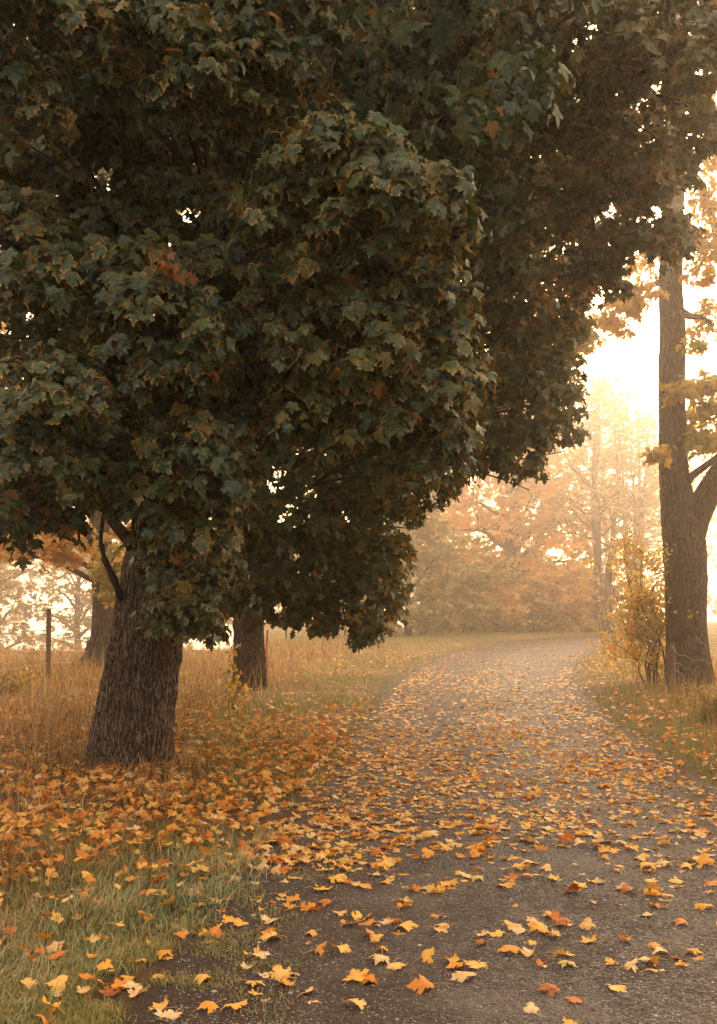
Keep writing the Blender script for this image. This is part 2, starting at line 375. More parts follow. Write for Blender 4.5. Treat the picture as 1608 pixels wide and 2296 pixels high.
def build_ground():
    s = np.linspace(-1, 1, 301)
    xs = np.sign(s) * (np.sinh(np.abs(s) * 5.2) / np.sinh(5.2)) * 148
    t = np.linspace(-0.62, 1, 360)
    ys = 7 + np.sign(t) * (np.sinh(np.abs(t) * 4.6) / np.sinh(4.6)) * 143
    def zf(X, Y):
        d = off_road(X, Y)
        return ground_z(X, Y) - 0.05 * (1 - smooth(-0.35, -0.05, d))
    V, Q = sheet(xs, ys, zf)
    A = np.zeros((len(V), 4)); A[:, 0] = 1 - smooth(.1, 1.2, off_road(V[:, 0], V[:, 1]) + .4 * noise3(V[:, 0] * 1.7, V[:, 1] * 1.7, 5.1)); A[:, 3] = 1
    m, N, L, out = new_mat('soil_and_litter')
    g = N.new('ShaderNodeNewGeometry')
    n1 = noise_tex(N, L, 1.1, g.outputs['Position'], 5); n2 = noise_tex(N, L, 55, g.outputs['Position'], 6); n3 = noise_tex(N, L, 0.25, g.outputs['Position'], 3)
    c = mixc(N, L, maprange(N, L, n2.outputs[0], 0.3, 0.7), (0.075, 0.045, 0.02), (0.24, 0.145, 0.06))
    c = mixc(N, L, maprange(N, L, n1.outputs[0], 0.4, 0.65, 0, 0.6), c, (0.15, 0.125, 0.05))
    c = mixc(N, L, maprange(N, L, n3.outputs[0], 0.45, 0.65, 0, 0.5), c, (0.30, 0.19, 0.075))
    at = N.new('ShaderNodeAttribute'); at.attribute_name = 'leaf'; sp = N.new('ShaderNodeSeparateColor'); L.new(at.outputs['Color'], sp.inputs[0])
    n4 = noise_tex(N, L, 90, g.outputs['Position'], 4)
    c = mixc(N, L, mathn(N, L, 'MULTIPLY', sp.outputs[0], .85), c, mixc(N, L, maprange(N, L, n4.outputs[0], .35, .7), (0.05, 0.031, 0.02), (0.12, 0.078, 0.048)))
    b = N.new('ShaderNodeBsdfPrincipled'); L.new(c, b.inputs['Base Color']); b.inputs['Roughness'].default_value = 0.95; b.inputs['Specular IOR Level'].default_value = 0.15
    bp = N.new('ShaderNodeBump'); bp.inputs['Strength'].default_value = 0.8; bp.inputs['Distance'].default_value = 0.04
    L.new(n2.outputs[0], bp.inputs['Height']); L.new(bp.outputs[0], b.inputs['Normal']); L.new(b.outputs[0], out.inputs[0])
    o = mesh_obj('ground', V, Q, m, attr=A); tag(o, 'brown soil with leaf litter either side of the gravel road', 'ground', kind='structure')

def build_road():
    ys = np.concatenate([np.linspace(-24, 3, 30), np.linspace(3.1, 14, 180), np.linspace(14.2, 84, 190)])
    ts = np.linspace(0, 1, 61)
    Tt, Y = np.meshgrid(ts, ys)
    l = road_l(Y) - 0.10 - 0.16 * noise3(Y * 0.9, 3.3, 0.5) - 0.06 * noise3(Y * 4.1, 3.3, 0.5)
    r = road_r(Y) + 0.10 + 0.16 * noise3(Y * 0.9, 9.3, 0.5) + 0.06 * noise3(Y * 4.1, 9.3, 0.5)
    X = l + (r - l) * Tt
    Z = ground_z(X, Y) + 0.008
    V = np.stack([X, Y, Z], -1).reshape(-1, 3); n = len(ts)
    i = (np.arange(len(ys) - 1)[:, None] * n + np.arange(n - 1)[None]).ravel()
    A = np.zeros((len(V), 4)); A[:, 0] = np.abs(Tt.ravel() * 2 - 1); A[:, 1] = Tt.ravel(); A[:, 3] = 1
    m, N, L, out = new_mat('gravel_road')
    g = N.new('ShaderNodeNewGeometry'); P = g.outputs['Position']
    at = N.new('ShaderNodeAttribute'); at.attribute_name = 'leaf'; sp = N.new('ShaderNodeSeparateColor'); L.new(at.outputs['Color'], sp.inputs[0])
    v1 = N.new('ShaderNodeTexVoronoi'); v1.inputs['Scale'].default_value = 95; L.new(P, v1.inputs['Vector'])
    v2 = N.new('ShaderNodeTexVoronoi'); v2.inputs['Scale'].default_value = 38; L.new(P, v2.inputs['Vector'])
    sc1 = N.new('ShaderNodeSeparateColor'); L.new(v1.outputs['Color'], sc1.inputs[0])
    sc2 = N.new('ShaderNodeSeparateColor'); L.new(v2.outputs['Color'], sc2.inputs[0])
    n1 = noise_tex(N, L, 1.3, P, 6, 0.65); n2 = noise_tex(N, L, 5.5, P, 6, 0.65)
    r1 = ramp(N, [(0.0, (0.022, 0.018, 0.017)), (0.4, (0.088, 0.076, 0.069)), (0.8, (0.20, 0.175, 0.158)), (1.0, (0.46, 0.40, 0.34))]); L.new(sc1.outputs[0], r1.inputs[0])
    c = r1.outputs[0]
    c = mixc(N, L, mathn(N, L, 'MULTIPLY', maprange(N, L, sc2.outputs[1], 0.80, 0.9), 0.6), c, (0.28, 0.24, 0.205))
    c = mixc(N, L, maprange(N, L, n2.outputs[0], 0.45, 0.62, 0, 0.7), c, (0.052, 0.034, 0.024))
    c = mixc(N, L, maprange(N, L, n1.outputs[0], 0.45, 0.62, 0, 0.6), c, (0.23, 0.193, 0.163))
    c = mixc(N, L, maprange(N, L, mathn(N, L, 'ADD', sp.outputs[1], mathn(N, L, 'MULTIPLY', mathn(N, L, 'SUBTRACT', n1.outputs[0], .5), .8)), .62, .18, 0, .78), c, (0.062, 0.037, 0.025))
    e = mathn(N, L, 'ADD', sp.outputs[0], mathn(N, L, 'MULTIPLY', mathn(N, L, 'SUBTRACT', n2.outputs[0], 0.5), 0.7))
    c = mixc(N, L, maprange(N, L, e, 0.62, 0.95, 0, 0.9), c, (0.07, 0.042, 0.026))
    b = N.new('ShaderNodeBsdfPrincipled'); L.new(c, b.inputs['Base Color']); b.inputs['Roughness'].default_value = 0.85; b.inputs['Specular IOR Level'].default_value = 0.3
    h = mathn(N, L, 'ADD', mathn(N, L, 'MULTIPLY', v1.outputs['Distance'], -0.8), mathn(N, L, 'ADD', mathn(N, L, 'MULTIPLY', v2.outputs['Distance'], -0.9), mathn(N, L, 'MULTIPLY', n2.outputs[0], 1.6)))
    bp = N.new('ShaderNodeBump'); bp.inputs['Strength'].default_value = 1.0; bp.inputs['Distance'].default_value = 0.035
    L.new(h, bp.inputs['Height']); L.new(bp.outputs[0], b.inputs['Normal']); L.new(b.outputs[0], out.inputs[0])
    o = mesh_obj('road', V, np.stack([i, i + 1, i + n + 1, i + n], -1), m, attr=A)
    tag(o, 'grey brown gravel lane curving to the right into the mist', 'road', kind='structure')

# ------------------------------------------------------------------ leaf shapes
HALF_HI = [(0.10, -0.09), (0.30, -0.12), (0.44, -0.07), (0.40, 0.07), (0.56, 0.12), (0.40, 0.24), (0.60, 0.30), (0.76, 0.46), (0.60, 0.47), (0.58, 0.64), (0.42, 0.55), (0.24, 0.53), (0.34, 0.74), (0.19, 0.79), (0.10, 0.95)]
HALF_MID = [(0.28, -0.12), (0.50, 0.02), (0.38, 0.22), (0.76, 0.46), (0.52, 0.60), (0.24, 0.52), (0.32, 0.76)]
HALF_LOW = [(0.45, -0.05), (0.72, 0.48), (0.24, 0.55)]
def outline(half): return np.array([(0, 0.0)] + half + [(0, 1.1)] + [(-x, y) for x, y in half[::-1]])
OUT = {k: outline(h) for k, h in (('hi', HALF_HI), ('mid', HALF_MID), ('low', HALF_LOW))}
OVAL = np.array([(0, 0), (0.26, 0.2), (0.32, 0.5), (0.2, 0.8), (0, 1.0), (-0.2, 0.8), (-0.32, 0.5), (-0.26, 0.2)])
HEART = np.array([(0, 0.05), (0.22, -0.06), (0.42, 0.12), (0.40, 0.42), (0.2, 0.75), (0, 1.05), (-0.2, 0.75), (-0.40, 0.42), (-0.42, 0.12), (-0.22, -0.06)])

def leaf_template(out2, curl=0.3, fold=0.2, wave=0.06, roll=0.0, ring=False, seed=0):
    """flat outline -> 3D blade: petiole end at 0, tip to +y, upper face +z"""
    r = np.random.default_rng(seed)
    o2 = out2.copy(); cen = np.array([0, 0.28])
    n = len(o2)
    o2[1:] *= 1 + r.normal(0, 0.035, (n - 1, 1))
    if ring:
        mid = cen + (o2 - cen) * 0.55
        P = np.vstack([cen[None], mid, o2]); rim = np.concatenate([[0], np.full(n, 0.5), np.ones(n)])
        j = np.arange(n); k = (j + 1) % n
        T = np.vstack([np.stack([np.zeros(n, int), 1 + j, 1 + k], 1), np.stack([1 + j, 1 + n + j, 1 + n + k], 1), np.stack([1 + j, 1 + n + k, 1 + k], 1)])
    else:
        P = np.vstack([cen[None], o2]); rim = np.concatenate([[0], np.ones(n)])
        j = np.arange(n); k = (j + 1) % n
        T = np.stack([np.zeros(n, int), 1 + j, 1 + k], 1)
    x, y = P[:, 0], P[:, 1]
    d = np.hypot(x, y - 0.28)
    z = fold * np.abs(x) * (1 + r.normal(0, .25)) - curl * d ** 2 + wave * np.sin(3.1 * x + r.uniform(0, 6)) * np.cos(4.3 * y + r.uniform(0, 6)) * d * 2
    V = np.stack([x, y, z], 1)
    if roll:                                  # dry leaf: roll the blade about a random axis
        a = r.uniform(0, np.pi); ax = np.array([np.cos(a), np.sin(a)])
        s = (x - 0) * ax[0] + (y - 0.4) * ax[1]; t = -(x) * ax[1] + (y - 0.4) * ax[0]
        k1 = roll * r.uniform(0.5, 1.3); k2 = roll * r.uniform(-0.2, 0.6)
        ss = np.sin(k1 * s) / k1; zz = (1 - np.cos(k1 * s)) / k1
        if r.random() < 0.5: zz = zz - 2 * zz * (s > 0) * r.uniform(0.2, 0.9)
        zz = zz + k2 * 0.5 * t * t
        V = np.stack([ss * ax[0] - t * ax[1], ss * ax[1] + t * ax[0] + 0.4, z * 0.6 + zz], 1)
        if r.random() < 0.35: V[:, 2] *= -1
    return V, T, rim, np.stack([x, y, np.zeros_like(x)], 1)

def frames(tip, nrm):
    """columns: side, tip direction, upper-face normal"""
    tip = norm(tip); side = norm(np.cross(tip, nrm)); nn = np.cross(side, tip)
    return np.stack([side, tip, nn], -1)

def scatter(acc, temps, pos, Rm, size, rnd, rn2, m=0, tid=None):
    n = len(pos)
    if n == 0: return
    tid = rng.integers(0, len(temps), n) if tid is None else tid
    for t, (V, T, rim, loc) in enumerate(temps):
        k = np.where(tid == t)[0]
        if len(k) == 0: continue
        W = np.einsum('nij,vj->nvi', Rm[k], V) * size[k][:, None, None] + pos[k][:, None]
        nv = len(V)
        A = np.zeros((len(k), nv, 4)); A[..., 0] = rim; A[..., 1] = rnd[k][:, None]; A[..., 2] = rn2[k][:, None]; A[..., 3] = 1
        Tt = (T[None] + (np.arange(len(k)) * nv)[:, None, None]).reshape(-1, 3)
        acc.add(W.reshape(-1, 3), Tt, A.reshape(-1, 4), np.tile(loc, (len(k), 1)), m)

LIVE = {k: [leaf_template(OUT[k], 0.25 + 0.08 * i, 0.10 + 0.05 * (i % 3), 0.10, 0.0, False, 30 + i) for i in range(6)] for k in OUT}
LIVE['hi'] = [leaf_template(OUT['hi'], 0.15 + 0.08 * i, 0.05 + 0.07 * (i % 4), 0.16, (0.0 if i < 5 else 1.2), True, 60 + i) for i in range(8)]

# ------------------------------------------------------------------ maple sprays: a twig end with long-stalked leaves hanging round it
def sprays(acc, pos, outward, lod, size, nleaf=(8, 13), petiole=False, rnd_shift=0.0, droop=(35, 88), rnd_fn=None, m=0):
    """pos (n,3) twig ends, outward (n,3) the way each spray leans"""
    n = len(pos)
    if n == 0: return
    cnt = rng.integers(nleaf[0], nleaf[1] + 1, n)
    idx = np.repeat(np.arange(n), cnt); N = len(idx)
    o = norm(outward); ph0 = np.arctan2(o[:, 1], o[:, 0])
    phi = ph0[idx] + rng.normal(0, 1.15, N)
    th = np.radians(rng.uniform(droop[0], droop[1], N))
    h = np.stack([np.cos(phi), np.sin(phi), np.zeros(N)], 1)
    up = np.array([0, 0, 1.0])
    tip = h * np.cos(th)[:, None] - up * np.sin(th)[:, None] + rng.normal(0, 0.16, (N, 3))
    nrm = h * np.sin(th)[:, None] + up * np.cos(th)[:, None] + rng.normal(0, 0.30, (N, 3))
    sz = size * rng.uniform(0.5, 1.28, N) * np.repeat(rng.uniform(0.85, 1.15, n), cnt)
    pl = sz * rng.uniform(0.5, 1.25, N)
    lift = rng.uniform(-0.25, 0.7, N)
    base = pos[idx] + rng.normal(0, 0.045, (N, 3)) * (size / 0.10)
    att = base + h * (pl * np.cos(lift))[:, None] + up * (pl * np.sin(lift) - pl * 0.35)[:, None]
    rs = np.clip(np.repeat(rng.random(n), cnt) * 0.5 + rng.random(N) * 0.5, 0, 1)
    rs = np.clip(np.minimum(rs + rnd_shift, 0.93), 0, 1); rs = np.where(rng.random(N) < 0.035, rng.uniform(0.9, 1, N), rs)
    if rnd_fn is not None: rs = np.clip(rs + rnd_fn(att), 0, 1)
    scatter(acc, LIVE[lod], att, frames(tip, nrm), sz, rs, rng.random(N), m)
    if petiole:
        k = np.where(rng.random(N) < 0.75)[0]; K = len(k)
        t = np.linspace(0, 1, 5)[None, :, None]
        p0, p2 = base[k][:, None], att[k][:, None]
        p1 = (p0 + p2) / 2 + up * (pl[k] * 0.28)[:, None, None]
        Cv = (1 - t) ** 2 * p0 + 2 * t * (1 - t) * p1 + t * t * p2
        r = 0.0022
        s = norm(np.cross(h[k], up))[:, None] * r
        ring = np.stack([Cv + s, Cv - s * 0.5 + up * r * 0.87, Cv - s * 0.5 - up * r * 0.87], 2)   # K,5,3,3
        V = ring.reshape(-1, 3)
        b0 = (np.arange(K) * 15)[:, None, None]; i = (np.arange(4) * 3)[None, :, None]; j = np.arange(3)[None, None]; jn = (j + 1) % 3
        Q = np.stack(np.broadcast_arrays(b0 + i + j, b0 + i + jn, b0 + i + 3 + jn, b0 + i + 3 + j), -1).reshape(-1, 4)
        acc.add(V, Q, None, None, 1)

def bough_points(c, rad, n, up_bias=0.25, shell=(0.55, 1.05)):
    d = norm(rng.normal(0, 1, (n, 3)) + np.array([0, 0, up_bias]))
    s = rng.uniform(shell[0], shell[1], n) ** 0.7
    # layered: pull points towards drooping tiers so that ledges of leaves with dark gaps form
    p = np.asarray(c) + d * np.asarray(rad) * s[:, None]
    return p, d

def inside_poly(u, v, poly):
    poly = np.asarray(poly, float); ins = np.zeros(len(u), bool)
    x1, y1 = poly[-1]
    for x2, y2 in poly:
        c = ((y1 > v) != (y2 > v))
        with np.errstate(divide='ignore', invalid='ignore'):
            xx = (x2 - x1) * (v - y1) / (y2 - y1) + x1
        ins ^= c & (u < xx)
        x1, y1 = x2, y2
    return ins
def project(p): return U0 + p[:, 0] / p[:, 1] * F, V0 - (p[:, 2] - EYE) / p[:, 1] * F

def bark_disp(k=26, amp=0.07, seed=0.0, flare=0.0, flare_h=0.5, lobes=5):
    def f(th, s):
        w = noise3(np.cos(th) * 1.6 + 7, np.sin(th) * 1.6 + 3 + 0 * s, s * 1.3 + seed) * 2.4 + noise3(np.cos(th) * 5, np.sin(th) * 5 + 0 * s, s * 5.0 + seed) * 0.9
        rdg = np.abs(np.sin(th * k / 2 + w)) ** 0.7
        brk = noise3(np.cos(th) * 9, np.sin(th) * 9, s * 9 + seed)
        out = 1 + amp * (rdg - 0.6) + amp * 0.45 * brk + 0.07 * noise3(np.cos(th) * 1.2 + 20, np.sin(th) * 1.2, s * 0.9 + seed)
        return out + flare * np.exp(-s / flare_h) * (0.55 + 0.45 * np.cos(th * lobes + seed * 3))
    return f

# ------------------------------------------------------------------ the big maple over the left verge
def limb_path(a, b, sag=0.1, n=14, wob=0.12):
    t = np.linspace(0, 1, n)[:, None]; a, b = np.asarray(a, float), np.asarray(b, float)
    L_ = np.linalg.norm(b - a)
    p = a + (b - a) * t + np.array([0, 0, 1.0]) * (np.sin(t * np.pi) * sag * L_)
    w = np.stack([noise3(t[:, 0] * 4 + a[0] * 3, a[1] + i * 9.1, a[2] + i) for i in range(3)], 1)
    return p + w * wob * L_ * 0.35 * np.sin(t * np.pi)

def big_maple():
    base = G(290, 1722); Yb = base[1]
    px = [(284, 1745, 100), (290, 1690, 92), (302, 1600, 85), (326, 1450, 82), (348, 1330, 78), (378, 1180, 74), (430, 980, 66), (520, 700, 56), (640, 350, 48), (735, 70, 40), (770, -160, 32), (780, -500, 20)]
    path = np.array([np.append(PX(u, v, Yb - 0.0 * i), r * Yb / F) for i, (u, v, r) in enumerate(px)])
    path[0, 2] = base[2] - 0.25
    sp = spline(path, 520)
    t = thing('maple_tree', tuple(base), 'big leaning maple with thick furrowed trunk and dark green overhanging crown', 'tree')
    V, Q = tube(sp[:, :3], sp[:, 3], 144, True, bark_disp(46, 0.10, 1.0, 0.24, 0.32, 5))
    mesh_obj('trunk', V, Q, M['bark'], t, origin=base)
    at = lambda k: sp[int(k * 519), :3]
    trunk_at = lambda z: sp[np.argmin(np.abs(sp[:, 2] - z)), :3]
    # boughs: (column, row, distance, radius across, radius up) - each its own depth and thickness
    B = [  # near boughs on the camera side
        (760, 380, 6.1, 150, 110), (880, 470, 6.0, 150, 120), (690, 500, 6.2, 150, 110), (960, 520, 6.3, 90, 120), (800, 590, 6.4, 190, 110),
        (920, 700, 6.5, 130, 150), (980, 860, 6.6, 95, 140), (790, 790, 6.5, 170, 130), (640, 760, 6.8, 150, 130), (720, 930, 6.7, 170, 110), (880, 960, 6.8, 150, 110),
        (960, 1010, 7.0, 100, 80), (600, 960, 7.0, 120, 110), (480, 870, 6.9, 130, 120), (360, 760, 6.3, 150, 140), (400, 850, 6.4, 100, 70), (260, 880, 7.0, 120, 120),
        (110, 940, 6.2, 150, 130), (60, 1060, 6.4, 140, 100), (210, 1050, 7.0, 120, 90), (40, 1160, 7.0, 120, 60), (430, 1060, 6.6, 120, 120), (400, 1140, 6.8, 110, 90), (470, 1130, 7.0, 60, 90),
        (110, 690, 6.5, 150, 120), (300, 640, 6.6, 150, 90), (480, 660, 7.0, 150, 110), (30, 560, 6.6, 130, 130), (200, 560, 7.2, 140, 110), (420, 500, 7.4, 160, 120), (560, 560, 7.2, 130, 100),
        (80, 60, 5.6, 130, 110), (330, 110, 5.9, 150, 110), (420, 200, 6.0, 90, 110), (520, 160, 6.3, 130, 100), (520, 260, 6.5, 90, 90), (40, 240, 5.9, 90, 130), (620, 60, 6.4, 130, 110),
        (650, 215, 6.8, 70, 80), (180, 300, 7.4, 170, 130), (330, 380, 7.6, 170, 130), (60, 420, 7.0, 120, 120), (600, 330, 7.6, 120, 120), (230, 170, 6.8, 130, 110),
        (375, 1250, 9.4, 42, 60), (378, 1330, 9.3, 55, 50), (385, 1378, 9.4, 42, 36), (455, 1400, 9.6, 30, 36), (380, 1190, 9.3, 60, 50), (430, 1310, 9.5, 40, 50),
        (480, 1260, 9.8, 40, 60),
        # boughs reaching over the lane
        (880, 190, 8.4, 150, 110), (1000, 110, 8.6, 150, 110), (1080, 220, 8.8, 140, 110), (940, 300, 8.8, 140, 100), (1150, 60, 8.8, 140, 100), (1200, 200, 9.0, 120, 110), (1140, 340, 9.4, 130, 110),
        (1330, 90, 8.6, 110, 90), (1420, 150, 8.3, 110, 100), (1370, 240, 8.8, 110, 90), (1500, 60, 8.4, 120, 90), (1580, 150, 7.9, 60, 100), (1270, 330, 9.4, 110, 100), (1400, 330, 9.4, 90, 90),
        (1440, 420, 10.0, 70, 60), (1350, 450, 10.2, 100, 80), (1490, 545, 10.4, 50, 75), (1400, 560, 10.4, 80, 60), (1250, 470, 10.4, 110, 110), (1500, 390, 10.2, 60, 80), (1330, 640, 10.8, 70, 60), (1520, 220, 9.4, 40, 40), (1580, 300, 9.0, 40, 60),
    ]
    near = Acc(); cnt = 0
    for (u, v, Y, ru, rv) in B:
        s = Y / F
        c = PX(u, v, Y); rad = (ru * s, max(ru * s * 0.8, 0.22), rv * s)
        n = int(12 + 38 * (ru * rv * s * s) ** 0.75 / 0.12 ** 0.75)
        p, d = bough_points(c, rad, int(n * 1.15), 0.55)
        if v < 1000: k = d[:, 2] > -0.32; p, d = p[k], d[k]
        d = norm(d + np.array([0, -0.55, 0.0]) + 0.35 * norm(np.asarray(c) - np.array([base[0], base[1], c[2]])))
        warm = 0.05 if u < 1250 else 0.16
        sprays(near, p, d, 'hi', 0.078, (9, 13), True, 0.14 if u > 1250 else 0.13 if (u > 680 and v < 1000) else 0.0)  # upper middle boughs: lit highlights put into the colour as a yellow-green shift
    # inner and rear foliage
    inner = near
    K = 250
    cc = np.array([base[0] + 0.5, base[1] - 0.4, 6.2])
    q = norm(rng.normal(0, 1, (K, 3))) * (rng.uniform(0.15, 1, K) ** 0.5)[:, None] * np.array([5.0, 4.4, 5.4]) + cc
    u, v = project(q)
    sil = [(-900, -3000), (1000, -3000), (1400, -900), (1450, -60), (1240, 60), (1260, 420), (1180, 520), (1010, 600), (1030, 980), (900, 1040), (700, 1060), (560, 1040), (500, 1120), (300, 1100), (100, 1110), (-900, 1140)]
    ok = inside_poly(u, v, sil) & (q[:, 1] > 5.6)
    q = q[ok]
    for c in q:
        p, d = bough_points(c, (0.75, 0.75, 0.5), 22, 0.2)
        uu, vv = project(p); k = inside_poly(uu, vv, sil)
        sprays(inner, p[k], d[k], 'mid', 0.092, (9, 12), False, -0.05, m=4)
    # limb over the lane: rear filling, sparser so that the bright sky peeps through
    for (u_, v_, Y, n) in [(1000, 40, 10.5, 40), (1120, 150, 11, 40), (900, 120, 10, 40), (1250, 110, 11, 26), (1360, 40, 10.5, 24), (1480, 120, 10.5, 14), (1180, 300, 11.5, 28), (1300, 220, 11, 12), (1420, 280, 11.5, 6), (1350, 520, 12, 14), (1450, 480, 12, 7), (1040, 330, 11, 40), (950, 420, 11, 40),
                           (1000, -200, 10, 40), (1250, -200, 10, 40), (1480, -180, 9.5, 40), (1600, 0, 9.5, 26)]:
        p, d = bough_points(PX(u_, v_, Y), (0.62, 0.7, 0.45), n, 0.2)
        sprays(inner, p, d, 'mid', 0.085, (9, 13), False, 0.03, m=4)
    # limbs
    def limb(a, b, r0, r1, sag=0.06, n=18):
        p = limb_path(a, b, sag, n); V, Q = tube(p, np.linspace(r0, r1, n), 10, True)
        mesh_obj('limb', V, Q, M['twig'], t, origin=base)
    p = spline([PX(272, 1345, Yb - 0.15), PX(257, 1303, Yb - .3), PX(246, 1280, Yb - .32), PX(235, 1252, Yb - .35), PX(229, 1228, Yb - .35), PX(226, 1205, Yb - .35), PX(234, 1130, Yb - .4), PX(225, 1060, Yb - .6)], 30)
    V, Q = tube(p, np.linspace(0.034, 0.012, 30) * (1 + .25 * np.sin(np.arange(30) * 1.7) * np.sin(np.arange(30) * .6)), 12, True, bark_disp(10, 0.3, 3)); mesh_obj('limb', V, Q, M['twig'], t, origin=base)
    p = spline([PX(400, 1435, Yb), PX(418, 1425, Yb - .25), PX(426, 1405, Yb - .4), PX(440, 1370, Yb - .6), PX(450, 1330, Yb - .7)], 20)
    V, Q = tube(p, np.linspace(0.035, 0.010, 20), 8, True); mesh_obj('limb', V, Q, M['twig'], t, origin=base)
    for (k, u_, v_, Y, r) in [(0.42, 800, 500, 6.4, 0.075), (0.38, 400, 800, 6.8, 0.07), (0.36, 120, 950, 6.6, 0.07), (0.47, 900, 820, 6.9, 0.07), (0.55, 90, 560, 7.0, 0.06), (0.6, 380, 180, 6.2, 0.06), (0.66, 80, 100, 6.0, 0.055)]:
        limb(at(k), PX(u_, v_, Y), r, 0.014)
    # the limbs over the lane, seen dark at the top
    limb(at(0.72), PX(1010, 260, 9.0), 0.08, 0.02)
    limb(PX(860, -160, 9.6), PX(1210, 10, 9.4), 0.09, 0.06, 0.02); limb(PX(1210, 10, 9.4), PX(1420, 60, 8.9), 0.06, 0.04, 0.0); limb(PX(1420, 60, 8.9), PX(1640, 150, 8.6), 0.04, 0.025, 0.0)
    limb(PX(840, -10, 10.2), PX(930, 110, 9.8), 0.05, 0.02, 0.0)
    limb(PX(1300, 20, 9.3), PX(1340, 560, 10.4), 0.03, 0.012, 0.0)
    # twigs through the gaps
    tw = near
    for (u_, v_, Y, ru, rv) in B:
        c = PX(u_, v_, Y); a = trunk_at(c[2] - 0.3) if u_ < 1050 else PX(1150 + random.uniform(-100, 150), 20, 9.6)
        s = c + (a - c) * 0.35
        for _ in range(3):
            e = c + np.array([random.gauss(0, ru), random.gauss(0, 60), random.gauss(0, rv)]) * (Y / F) * 0.6
            tube_into(tw, limb_path(s, e, 0.05, 9), np.linspace(0.012, 0.004, 9), 5, 2)
    # one long bare twig hanging at upper left
    pp = spline([PX(150, 330, 6.6), PX(165, 370, 6.6), PX(160, 410, 6.6), PX(135, 440, 6.6), PX(105, 465, 6.6)], 20)
    tube_into(tw, pp, np.linspace(0.011, 0.006, 20), 6, 2)
    w = near; c = PX(385, 612, 6.1)
    pts = c + rng.normal(0, 1, (26, 3)) * np.array([0.07, 0.05, 0.045])
    scatter(w, LIVE['hi'], pts, frames(rng.normal(0, 1, (26, 3)) - [0, 0, 0.6], rng.normal(0, 1, (26, 3)) - [0, .6, 0]), rng.uniform(0.03, 0.055, 26), rng.random(26), rng.random(26), 3)
    near.build('crown', [M['maple'], M['petiole'], M['twig'], M['brown_leaf'], M['maple_inner']], t, origin=base)

